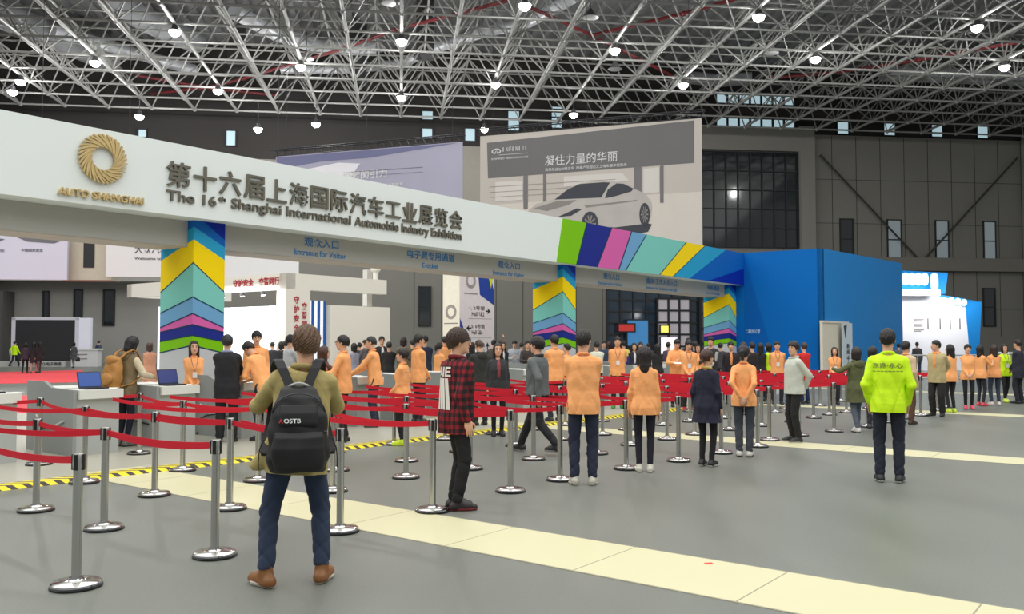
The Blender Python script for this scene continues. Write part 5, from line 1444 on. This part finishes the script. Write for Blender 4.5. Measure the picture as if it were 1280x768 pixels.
WHO[12] = person('long-haired woman in orange behind the man in the beige vest jacket', (10.19, 20.5), -14, H=1.58, top=(250,174,110), collar=(244,162,100), hem=.80, fit=.015, fem=True, arms='front', legs='close', hair='long', bottom=(30,30,34), slim=1, shoes=(190,214,70), yaw=20)
WHO[13] = person('smiling ponytailed woman in orange with crossed hands and pink shoes facing the camera', (11.1, 21.46), 197, H=1.58, top=(250,174,110), collar=(244,162,100), hem=.80, fit=.015, fem=True, arms='front', legs='close', hair='pony', bottom=(26,26,30), slim=1, shoes=(222,84,100), facial=True, lanyard=False)
WHO[14] = person('dark-haired woman in orange turned away right of the smiling ponytailed woman', (11.96, 22.5), 68, H=1.56, top=(250,174,110), collar=(244,162,100), hem=.80, fit=.015, fem=True, arms='hold', legs='close', hair='long', bottom=(40,42,50), slim=1, shoes=(214,70,84))
WHO[15] = person('woman with long brown hair in orange and jeans, seen from behind at the right', (12.46, 22.78), 9, H=1.57, top=(250,174,110), collar=(244,162,100), hem=.80, fit=.015, fem=True, arms='front', legs='stand', hair='long', hc=(52,36,30), bottom=(52,62,80), slim=3, shoes=(222,210,206))
WHO[16] = person('woman in lime high-visibility shirt with lanyard at the right edge', (13.39, 23.96), 179, H=1.58, fem=True, arms='side', legs='step', hair='bob', top=(212,246,30), topmat=hivis, hem=.80, bottom=(26,26,30), slim=1, shoes=(212,236,80), facial=True, lanyard=True)
WHO[17] = person('man in dark navy jacket cut by the right edge of the picture', (13.41, 23.35), -30, H=1.7, arms='front', legs='stand', hair='short', top=(40,42,54), hem=.70, bottom=(36,38,46), shoes=(30,30,32))
WHO[18] = person('man in grey jacket and black trousers walking left between the belts', (0.38, 13.11), -56, H=1.78, arms='walk', legs='stride', hair='full', top=(98,104,104), hem=.86, fit=.030, collar=(50,52,54), bottom=(32,32,36), slim=0, shoes=(30,30,32), sole=(140,140,136), facial=True, topname='jacket')
WHO[19] = person('long-haired woman in open dark jacket facing the camera', (-0.25, 15.52), 171, H=1.62, fem=True, arms='side', legs='close', hair='long', hc=(28,22,20), top=(50,52,54), inner=(150,70,76), hem=.74, fit=.034, bottom=(24,24,26), slim=1, shoes=(34,32,32), facial=True, topname='jacket', hood=True)
WHO[20] = person('man in long dark coat seen from behind, left of the long-haired woman', (-0.63, 17.42), -27, H=1.7, arms='hold', legs='stand', hair='buzz', hc=(70,52,44), top=(44,46,44), hem=.62, skirt=.03, fit=.040, bottom=(30,30,34), shoes=(28,28,30), pitch=20, hood=True, topname='coat')
WHO[21] = person('ponytailed girl in orange top and yellow shoes facing left', (-1.75, 14.11), -79, H=1.55, top=(250,174,110), collar=(244,162,100), hem=.80, fit=.015, fem=True, arms='front', legs='close', hair='lowpony', hc=(40,30,28), bottom=(26,28,32), slim=1, shoes=(206,232,40), sole=(220,240,120), facial=True)
WHO[22] = person('man in orange polo turned right behind the ponytailed girl', (-1.9, 17.92), 54, H=1.8, top=(250,174,110), collar=(244,162,100), hem=.80, fit=.015, arms='front', legs='stand', hair='short', bottom=(52,44,50), shoes=(60,56,54), facial=True, yaw=-10)
WHO[23] = person('man in orange reaching over a counter to the left, grey-haired cap of hair', (-2.66, 17.1), -87, H=1.76, top=(250,174,110), collar=(244,162,100), hem=.80, fit=.015, arms='desk', legs='stand', hair='buzz', hc=(44,44,46), bottom=(40,48,66), shoes=(96,80,60), lean=6, facial=True)
WHO[24] = person('man in orange with glasses looking left, right of the backpack man', (-2.79, 14.55), -86, H=1.76, top=(250,174,110), collar=(244,162,100), hem=.80, fit=.015, arms='read', legs='stand', hair='short', bottom=(34,30,34), shoes=(40,38,38), facial=True, glasses=True)
WHO[25] = person("woman with brown hair raising a phone beside the backpack man's head", (-3.34, 15.65), 58, H=1.57, fem=True, arms='phone', legs='stand', hair='long', hc=(74,42,30), top=(96,60,52), hem=.78, bottom=(36,36,42), shoes=(40,38,38), facial=True)
WHO[26] = person('man in black suit seen from behind at a counter', (-4.7, 14.55), -10, H=1.77, arms='desk', legs='stand', hair='short', hc=(34,32,40), top=(32,32,36), hem=.72, fit=.034, skirt=.01, collar=(150,160,190), bottom=(30,30,34), slim=2, shoes=(20,20,22), topname='suit_jacket')
WHO[27] = person('man in orange bending over the counter beside the black-suited man', (-4.16, 14.78), -66, H=1.76, top=(250,174,110), collar=(244,162,100), hem=.80, fit=.015, arms='bend', legs='stand', hair='short', bottom=(42,46,58), shoes=(40,40,44), lean=24, pitch=24)
WHO[28] = person('tall man in orange standing behind the bending man', (-5.01, 17.26), 156, H=1.86, top=(250,174,110), collar=(244,162,100), hem=.80, fit=.015, arms='side', legs='stand', hair='full', bottom=(40,44,54), facial=True, pitch=8)
WHO[29] = person("man in light grey shirt in profile just left of the backpack man's head", (-4.84, 19.23), 46, H=1.8, arms='read', legs='stand', hair='short', top=(190,192,190), hem=.84, bottom=(40,42,50), facial=True)
WHO[30] = person('smiling long-haired woman in orange with badge behind a laptop', (-5.7, 15.79), 152, H=1.66, top=(250,174,110), collar=(244,162,100), hem=.80, fit=.015, fem=True, arms='front', legs='close', hair='long', hc=(40,24,20), bottom=(60,62,72), facial=True, lanyard=True)
WHO[31] = person('person in khaki vest with black hair and a brown backpack at a counter', (-6.14, 14.0), 24, H=1.76, fem=True, arms=(((.22,.34,1.08),(.6,-1,-.3)),((-.10,.36,1.05),(-.6,-1,-.3))), legs='close', hair='bob', hc=(24,22,26), top=(112,98,70), topmat=vestmat, sleeves=(206,194,164), hem=.80, fit=.030, hood=True, bottom=(30,34,48), slim=1, shoes=(120,116,112), pitch=14, lean=8)
WHO[32] = person('woman in patterned tan coat with hair tied in two buns, behind the counters', (-9.85, 23.96), -28, H=1.63, fem=True, arms='front', legs='close', hair='bob', hc=(64,44,38), top=(196,140,112), hem=.50, skirt=.03, bottom=(70,50,46), shoes=(60,50,46))
WHO[33] = person('person in purple-grey jacket hidden behind the khaki vest', (-10.86, 24.92), -34, H=1.62, arms='hold', legs='stand', hair='short', top=(86,80,104), hem=.80, bottom=(40,42,52))
WHO[34] = person('far walker in lime high-visibility vest by the black screen', (-31.5, 55.81), 11, H=1.68, arms='walk', legs='stride', hair='short', top=(204,232,40), topmat=hivis, hem=.84, bottom=(38,38,42))
WHO[35] = person('far walker in dark jacket on the carpet, left of the pair', (-24.82, 44.93), -19, H=1.58, fem=True, arms='side', legs='step', hair='bob', top=(60,52,64), hem=.80, bottom=(24,24,26), slim=1)
WHO[36] = person('far walker in black with bare pale legs on the carpet', (-24.38, 44.93), -8, H=1.6, fem=True, arms='side', legs='step', hair='long', top=(40,38,44), hem=.60, skirt=.02, bottom=(190,150,130), slim=1)
WHO[37] = person('far walker in black right of the one with pale legs', (-24.09, 44.93), -48, H=1.62, fem=True, arms='side', legs='step', hair='long', top=(34,32,36), hem=.70, bottom=(80,70,70), slim=1)
WHO[38] = person('far woman in dark grey coat carrying a black bag before the screen', (-26.94, 54.17), -56, H=1.58, fem=True, arms='side', legs='step', hair='bob', top=(74,76,78), hem=.58, skirt=.05, bottom=(130,110,100), slim=1)
WHO[39] = person('far man in blue-grey coat walking past the white cabinet', (-27.87, 59.41), 5, H=1.68, arms='side', legs='step', hair='short', top=(70,82,104), hem=.70, bottom=(40,46,58))
WHO[40] = person('man in orange seen from behind, right of the walking grey-jacketed man', (0.88, 18.28), -25, H=1.79, top=(250,174,110), collar=(244,162,100), hem=.80, fit=.015, arms='desk', legs='stand', hair='short', bottom=(40,44,56))
WHO[41] = person('young staff member in orange in profile with hand at the mouth', (1.34, 21.46), -66, H=1.6, top=(250,174,110), collar=(244,162,100), hem=.80, fit=.015, fem=True, arms='mouth', legs='stand', hair='short', bottom=(40,44,56), facial=True)
WHO[42] = person('man in orange with lanyard facing the camera, hands behind his back', (2.6, 21.71), 183, H=1.77, top=(250,174,110), collar=(244,162,100), hem=.80, fit=.015, arms='behind', legs='stand', hair='short', bottom=(40,28,34), shoes=(60,150,60), facial=True, lanyard=True)
WHO[43] = person("person in white jacket right of the orange-polo man's head", (2.33, 24.27), -5, H=1.65, arms='front', legs='stand', hair='short', top=(222,226,206), hem=.84, bottom=(40,42,52))
WHO[44] = person('man in orange looking down at papers in his hands', (4.15, 22.23), 179, H=1.73, top=(250,174,110), collar=(244,162,100), hem=.80, fit=.015, arms='read', legs='stand', hair='short', bottom=(40,40,50), pitch=26, facial=True)
WHO[45] = person('person in orange with lanyard and red shoes behind the belts', (4.2, 20.97), 183, H=1.69, top=(250,174,110), collar=(244,162,100), hem=.80, fit=.015, arms='front', legs='stand', hair='full', bottom=(40,40,48), shoes=(190,40,46), pitch=14, facial=True, lanyard=True)
WHO[46] = person("man in black vest over pale sleeves above the navy coat woman's head", (5.2, 23.06), -137, H=1.77, arms='front', legs='stand', hair='full', top=(40,40,44), sleeves=(178,182,178), hem=.80, bottom=(34,34,40), facial=True, yaw=20)
WHO[47] = person('young woman in orange left of the man in the black vest', (5.12, 24.27), 182, H=1.56, top=(250,174,110), collar=(244,162,100), hem=.80, fit=.015, fem=True, arms='front', legs='stand', hair='bob', bottom=(40,40,48), facial=True)
WHO[48] = person('person in dark jacket over orange shirt before the right chevron column', (5.8, 23.35), 189, H=1.64, arms='side', legs='stand', hair='full', top=(44,38,46), inner=(244,160,100), hem=.80, bottom=(36,34,40), facial=True)
WHO[49] = person('man in orange with lanyard behind the pale grey jacket', (6.94, 23.06), 189, H=1.65, top=(250,174,110), collar=(244,162,100), hem=.80, fit=.015, arms='behind', legs='stand', hair='short', bottom=(38,40,50), facial=True, lanyard=True)
WHO[50] = person('person in red jacket before the blue wall', (7.74, 23.35), -22, H=1.62, arms='hold', legs='stand', hair='short', hc=(60,44,40), top=(206,38,40), hem=.80, bottom=(30,44,80), facial=True)
WHO[51] = person('person in lime high-visibility shirt before the blue wall', (7.25, 24.92), -44, H=1.6, fem=True, arms='front', legs='stand', hair='bob', top=(200,232,60), topmat=hivis, hem=.80, bottom=(36,38,46))
WHO[52] = person('long-haired woman in black at the blue wall', (6.93, 24.59), 26, H=1.6, fem=True, arms='front', legs='stand', hair='long', top=(34,32,36), hem=.78, bottom=(30,30,34))
WHO[53] = person('person in black jacket beside the long-haired woman in black', (6.53, 23.96), -15, H=1.63, arms='hold', legs='stand', hair='short', top=(40,36,38), hem=.78, bottom=(32,32,38), facial=True)
WHO[54] = person('person with brown hair behind the clasped-hands orange woman', (6.55, 24.92), 75, H=1.62, arms='side', legs='stand', hair='full', hc=(60,40,34), top=(60,50,50), hem=.80, bottom=(36,36,42), facial=True)
WHO[55] = person('staff woman in orange with lanyard before the cream door panel', (8.44, 23.06), 192, H=1.5, top=(250,174,110), collar=(244,162,100), hem=.80, fit=.015, fem=True, arms='front', legs='close', hair='long', bottom=(40,42,50), facial=True, lanyard=True)
WHO[56] = person('far man in dark jacket before the white booth', (18.03, 39.21), 25, H=1.6, arms='side', legs='stand', hair='short', top=(66,66,70), hem=.78, bottom=(60,64,78))
WHO[57] = person('far person in grey beside the blue pavilion end', (16.18, 36.86), 14, H=1.55, arms='side', legs='stand', hair='short', top=(104,104,108), hem=.78, bottom=(50,54,66))
WHO[58] = person('woman in dark blue and white scarf beyond the counters', (-4.47, 24.92), -50, H=1.6, fem=True, arms='read', hair='bob', top=(150,150,168), inner=(60,44,96), bottom=(40,90,80))
WHO[59] = person('man with grey coat and white shirt front beyond the counters', (-5.04, 30.22), -69, H=1.7, arms='read', hair='short', top=(92,88,90), inner=(232,232,232), bottom=(40,40,46), facial=True)
WHO[60] = person('small dark-haired figure behind the woman in dark blue', (-5.5, 31.78), -30, H=1.6, arms='side', hair='short', top=(60,54,64), bottom=(40,40,46))
WHO[61] = person('stooping orange staff member with dark hair beyond the counter', (-3.31, 20.28), 1, H=1.52, top=(250,174,110), collar=(244,162,100), hem=.80, fit=.015, fem=True, arms='bend', hair='bob', bottom=(40,40,50), lean=14, pitch=20)
WHO[62] = person("man with glasses in dark suit over the reaching man's head", (-3.84, 25.97), 157, H=1.8, arms='side', hair='short', top=(36,36,40), inner=(226,226,226), bottom=(34,34,38), facial=True, glasses=True)
WHO[63] = person('person in black jacket right of the suited man with glasses', (-3.48, 24.92), -18, H=1.64, arms='front', hair='short', top=(38,36,36), bottom=(34,34,38))
WHO[64] = person('round-haired person in olive jacket behind the ponytailed girl', (-3.07, 24.92), -7, H=1.78, arms='front', hair='bob', hc=(40,26,22), top=(110,104,76), hem=.76, bottom=(40,40,44))
WHO[65] = person('man in dark navy behind the orange polo turned right', (-2.37, 23.96), 4, H=1.81, arms='front', hair='full', top=(36,42,62), hem=.78, bottom=(34,36,44))
WHO[66] = person('staff member with dark ponytail in orange left of the plaid shirt', (-1.79, 21.71), 45, H=1.62, top=(250,174,110), collar=(244,162,100), hem=.80, fit=.015, fem=True, arms='front', hair='pony', bottom=(60,60,64))
WHO[67] = person('man with red-brown face in orange behind the dark ponytail', (-1.98, 25.97), -34, H=1.79, top=(250,174,110), collar=(244,162,100), hem=.80, fit=.015, arms='front', hair='full', bottom=(50,50,56), facial=True)
WHO[68] = person('far person in white and black under the sign arrows', (-1.24, 31.78), -82, H=1.65, arms='hold', hair='short', top=(210,206,204), bottom=(40,40,44), facial=True)
WHO[69] = person('person in black between the plaid shirt and the dark coat', (-1.13, 24.92), -23, H=1.62, fem=True, arms='front', hair='long', top=(34,34,36), bottom=(34,34,38))
WHO[70] = person('far person with dark hair left of the woman in white', (-0.58, 27.94), -1, H=1.7, arms='camera', hair='short', top=(80,74,70), bottom=(40,40,44))
WHO[71] = person('long-haired woman in white and black behind the dark-jacketed woman', (-0.27, 27.12), 171, H=1.62, fem=True, arms='front', hair='long', top=(48,46,48), inner=(226,226,224), bottom=(40,40,44), facial=True)
WHO[72] = person('far person raising a hand above the crowd near the sign', (-0.48, 35.44), -1, H=1.7, arms=(((.16,.18,1.86),(.7,-.4,-.4)),((-.22,.05,.88),(-.5,-1,0))), hair='full', hc=(70,52,46), top=(110,96,86), bottom=(40,40,44))
WHO[73] = person('man in light grey hoodie looking at a phone among the crowd', (0.08, 29.27), 175, H=1.69, arms='read', hair='short', top=(176,180,186), bottom=(54,58,70), facial=True, pitch=20)
WHO[74] = person('person in blue-grey jacket right of the grey hoodie', (0.35, 31.78), 21, H=1.6, arms='side', hair='short', top=(96,100,124), bottom=(44,46,56))
WHO[75] = person("person in dark brown behind the walking man's head", (0.45, 25.97), 161, H=1.67, arms='read', hair='short', top=(64,58,54), bottom=(40,40,44), facial=True)
WHO[76] = person('man in blue jacket left of the orange man with lanyard', (3.1, 29.74), 176, H=1.66, arms='side', hair='short', top=(60,76,98), bottom=(40,42,50), facial=True)
WHO[77] = person("brown-haired person behind the orange man's shoulder", (3.4, 30.73), 36, H=1.64, fem=True, arms='side', hair='bob', hc=(60,34,28), top=(74,56,54), bottom=(40,42,50))
WHO[78] = person('person in yellow behind the orange man with lanyard', (3.71, 29.27), -13, H=1.67, arms='side', hair='full', top=(232,206,110), bottom=(40,42,50))
WHO[79] = person('woman in dark suit and white blouse left of the long dark hair', (3.65, 26.34), 176, H=1.6, fem=True, arms='front', hair='bob', top=(40,36,52), inner=(220,220,228), bottom=(36,36,44), facial=True)
WHO[80] = person('person in brown beside the woman in dark suit', (4.34, 29.74), 183, H=1.62, arms='front', hair='full', hc=(50,34,28), top=(92,70,62), bottom=(40,40,44), facial=True)
WHO[81] = person('far small person before the bright doorway', (5.1, 32.92), 19, H=1.58, arms='side', hair='short', top=(70,66,70), bottom=(44,44,48))
WHO[82] = person('dark-haired woman in black right of the long dark hair', (4.11, 24.92), -11, H=1.58, fem=True, arms='front', hair='long', top=(36,34,36), bottom=(32,32,36))
WHO[83] = person('person in purple-grey between the two papers-reading staff', (5.28, 29.74), 40, H=1.62, arms='side', hair='short', top=(88,78,92), bottom=(40,40,46))
WHO[84] = person('tall man in dark jacket before the dark lobby doors', (5.77, 28.81), -19, H=1.75, arms='side', hair='full', top=(50,46,50), bottom=(36,36,42), facial=True)
WHO[85] = person('person in navy behind the orange staff with red shoes', (5.39, 25.97), -8, H=1.66, arms='side', hair='short', top=(42,50,70), bottom=(36,36,42))
WHO[86] = person('person in dark grey between the black vest and the chevron column', (6.82, 28.81), 23, H=1.6, arms='side', hair='short', top=(64,62,66), bottom=(36,36,42))
WHO[87] = person('far dark-haired visitor before the glowing wall', (-8.22, 30.22), -45, H=1.63, arms='side', hair='short', top=(52,52,60), bottom=(40,40,46))
WHO[88] = person('far visitor in black jacket before the white pillar', (-7.32, 27.94), -5, H=1.64, fem=True, arms='front', hair='bob', top=(40,38,42), bottom=(36,36,42))
WHO[89] = person('far visitor in pale grey top before the white pillar', (-7.42, 28.81), -74, H=1.66, arms='side', hair='short', top=(186,182,180), bottom=(46,46,52), facial=True)
WHO[90] = person('far person in dark coat beside the chevron column', (2.56, 31.78), 25, H=1.6, arms='side', hair='short', top=(56,54,60), bottom=(40,40,46))
WHO[91] = person('far person in brown jacket right of the olive jacket', (-3.26, 28.81), -36, H=1.7, arms='side', hair='short', top=(96,74,62), bottom=(40,40,46))
# ================================================================== things carried and worn
def local_thing(name, who, label, cat, group=None):
    e = empty(name, who['e'].location, who['e'].rotation_euler[2]); tag(e, label, cat, group); return e
W0 = WHO[0]; s = W0['s']
blk = mat('black backpack nylon', (15, 15, 17), 0.6, 0, 0.25, 18); blk2 = mat('backpack black strap', (30, 30, 32), 0.75); zipm = mat('zip grey', (70, 70, 74), 0.4, 0.4)
bp = local_thing('backpack', W0, 'black backpack with red and white lettering worn by the man in khaki', 'backpack')


g = SDF(); g.trunk([(0.785, .17, .07, -.26), (0.798, .180, .10, -.27), (0.884, .196, .125, -.285), (1.013, .194, .13, -.285), (1.159, .176, .115, -.275), (1.262, .145, .095, -.26), (1.322, .110, .06, -.245), (1.344, .07, .03, -.24)], 0, k=.02, ex=2.8)
ph = 1.0
g.post.append(lambda F, X, Y, Z: F+.006*np.sin(30*Z+12*X)*np.sin(17*X+5*Z))
main = to_obj('pack_body', [g.mesh(.0085)], s, blk, bp)
g = SDF(); g.trunk([(0.798, .14, .05, -.36), (0.824, .160, .075, -.365), (0.953, .166, .085, -.37), (1.022, .158, .07, -.37), (1.056, .15, .045, -.365)], 0, k=.02, ex=3)
g.post.append(lambda F, X, Y, Z: F+.004*np.sin(26*Z-15*X)*np.sin(21*X+9*Z))
pk = to_obj('front_pocket', [g.mesh(.0085)], s, blk, bp)
g = SDF(); g.trunk([(1.073, .12, .03, -.365), (1.107, .128, .05, -.365), (1.176, .122, .05, -.355), (1.228, .115, .035, -.34)], 0, k=.02, ex=3); tp = to_obj('upper_pocket', [g.mesh(.0085)], s, blk, bp)
for sd in (1, -1):
    pts = [(sd*.045, -.225, 1.30), (sd*.070, -.19, 1.37), (sd*.105, -.15, 1.45), (sd*.130, -.08, 1.498), (sd*.140, .0, 1.505), (sd*.152, .07, 1.475), (sd*.155, .135, 1.38), (sd*.165, .16, 1.24), (sd*.185, .13, 1.06), (sd*.205, .0, .97), (sd*.215, -.15, .92), (sd*.20, -.24, .90)]
    P_ = [Vector(p)*s for p in pts]
    k = MB(); ups = [Vector((sd*1, 0, 0))]*len(pts)
    k.ribbon(P_, ups, .062*s, .016*s); k.build('shoulder_strap', blk2, bp)
    k = MB(); k.ribbon([Vector((sd*.215, -.26, 1.0))*s, Vector((sd*.245, -.22, .93))*s, Vector((sd*.252, -.20, .84))*s, Vector((sd*.25, -.20, .80))*s], Vector((0, 1, 0)), .03*s, .006*s); k.build('side_strap', blk2, bp)
k = MB(); k.path([Vector((x_, -.262-.02*math.cos(x_*26), 1.338+.022*math.cos(x_*24)))*s for x_ in [-.06+.01*i for i in range(13)]], .009*s, 6); k.build('carry_handle', mat('grey webbing handle', (172, 172, 170), 0.6), bp, True)
k = MB(); k.path([Vector((x_, -.395+abs(x_)*.25, 1.07+.0*x_-abs(x_)*.10))*s for x_ in [-.18+.03*i for i in range(13)]], .005*s, 5); k.build('zip', zipm, bp, True)
k = MB(); k.path([Vector((.17*math.sin(a), -.375+.05*abs(math.sin(a)), 1.15+.15*math.cos(a)))*s for a in [-1.4+.2*i for i in range(15)]], .005*s, 5); k.build('zip', zipm, bp, True)
stick_text('A', mat('backpack red mark', (206, 40, 44), 0.5), tp, Vector((-.122, -.30, 1.115))*s, (1, 0, 0), (0, 0, 1), .025*s, .026*s, 'red_mark', bp, .006, .01)
stick_text('OSTB', mat('backpack white lettering', (226, 226, 226), 0.5), tp, Vector((-.092, -.30, 1.115))*s, (1, 0, 0), (0, 0, 1), .105*s, .028*s, 'white_lettering', bp, .006, .02)
# print on the plaid shirt
W1 = WHO[1]; s1 = W1['s']; prn = mat('white shirt print', (226, 222, 214), 0.8)
tgt = W1['top']
stick_text('BIE', prn, tgt, Vector((-.105, -.1, 1.285))*s1, (1, 0, 0), (0, 0, 1), .21*s1, .095*s1, 'white_lettering', tgt, .005, .035)
stick_text('\\\\\\\\', prn, tgt, Vector((-.120, -.1, .97))*s1, (1, 0, 0), (0, 0, 1), .24*s1, .30*s1, 'white_claw_print', tgt, .005, .075)
W7 = WHO[7]; s7 = W7['s']; gp = mat('jacket grey print', (120, 140, 60), 0.7)
stick_text('东鼎·永心', gp, W7['top'], Vector((-.165, -.1, 1.30))*s7, (1, 0, 0), (0, 0, 1), .32*s7, .062*s7, 'grey_lettering', W7['top'], .005, .012)
stick_text('— — — — — — — —', gp, W7['top'], Vector((-.165, -.1, 1.262))*s7, (1, 0, 0), (0, 0, 1), .32*s7, .008*s7, 'grey_lettering', W7['top'], .005, .0)
# brown backpack
def find(txt): return next(w for w in WHO.values() if txt in w['e']['label'])
Wv = find('khaki vest with black hair'); sv = Wv['s']
bb = local_thing('backpack', Wv, 'brown leather backpack on the person in the khaki vest', 'backpack')
brn = mat('brown leather', (176, 124, 58), 0.5, 0, 0.22, 9)
g = SDF(); Rb = Wv['Rt']; C_ = Wv['tt']((0, -.265, 1.12))
g.trunk([(-.26, .12, .06, 0), (-.22, .155, .095, 0), (-.08, .165, .11, 0), (.10, .15, .10, 0), (.22, .115, .075, 0), (.27, .07, .04, 0)], 0, C_, Rb, .02, 2.6)
g.post.append(lambda F, X, Y, Z: F+.006*np.sin(32*Z+12*X)*np.sin(25*X+5*Z))
to_obj('pack_body', [g.mesh(.011)], sv, brn, bb)
g = SDF(); g.ell(C_+Rb @ np.array([0, -.10, -.10]), (.115, .06, .10), Rb, .02); to_obj('front_pocket', [g.mesh(.011)], sv, brn, bb)
g = SDF(); g.ell(C_+Rb @ np.array([0, -.05, .20]), (.12, .09, .075), Rb, .02); to_obj('flap', [g.mesh(.011)], sv, brn, bb)
for sd in (1, -1):
    k = MB(); k.ribbon([Vector(Wv['tt'](p))*sv for p in ((sd*.07, -.22, 1.36), (sd*.11, -.15, 1.46), (sd*.12, -.05, 1.515), (sd*.125, .04, 1.49), (sd*.14, .14, 1.34), (sd*.17, .13, 1.12), (sd*.19, -.05, .98), (sd*.14, -.22, .92))], Vector((1, 0, 0)), .04*sv, .012*sv); k.build('shoulder_strap', brn, bb)
# phone held up beside the backpack man's head
Wp = find('raising a phone'); sd_, S_, E_, Wr = Wp['A'][0]
ph_ = local_thing('phone', Wp, 'black phone held up by the brown-haired woman', 'phone')
c_ = (Vector(Wr)+Vector((-.03, .05, .10)))*Wp['s']
k = MB(); k.box(c_-Vector((.036, .005, .07)), (.072, 0, 0), (0, .009, 0), (0, 0, .145)); k.build('case', black_p, ph_)
k = MB(); k.box(c_-Vector((.032, .008, .06)), (.064, 0, 0), (0, .003, 0), (0, 0, .125)); k.build('screen', mat('phone screen', (60, 70, 90), 0.2), ph_)
for txt, lab in (('looking down at papers', 'white papers held by the orange staff man looking down'),):
    Wq = find(txt); (a, S_, E_, r_), (b, S2, E2, l_) = Wq['A']
    pp = local_thing('held_papers', Wq, lab, 'paper')
    m_ = (Vector(r_)+Vector(l_))*0.5*Wq['s']
    k = MB(); k.box(m_+Vector((-.15, .03, .02)), (.30, 0, 0), (0, .20, -.03), (0, 0, .008)); k.build('sheet', paper, pp)
Wb = find('carrying a black bag'); hb = local_thing('handbag', Wb, 'black handbag carried by the far woman in the grey coat', 'bag')
g = SDF(); g.trunk([(.42, .13, .06, 0), (.46, .17, .09, 0), (.62, .15, .08, 0), (.72, .10, .05, 0)], 0, (.30, .03, 0)); to_obj('bag_body', [g.mesh(.02)], Wb['s'], black_p, hb)
k = MB(); k.path([Vector((.25, .03, .70)), Vector((.25, .03, .82)), Vector((.28, .03, .87)), Vector((.33, .03, .82)), Vector((.33, .03, .70))], .012, 5); k.build('bag_handle', black_p, hb, True)
# small litter on the floor
rb = MB(); rb.box((0, 0, 0.004), (.06, .01, 0), (-.01, .045, 0), (0, 0, .002))
o = rb.build('paper_scrap', mat('red scrap', (214, 60, 50), 0.7)); o.location = dn(6.12, 2.9, 0); tag(o, 'tiny red scrap lying on the cream floor strip', 'scrap')
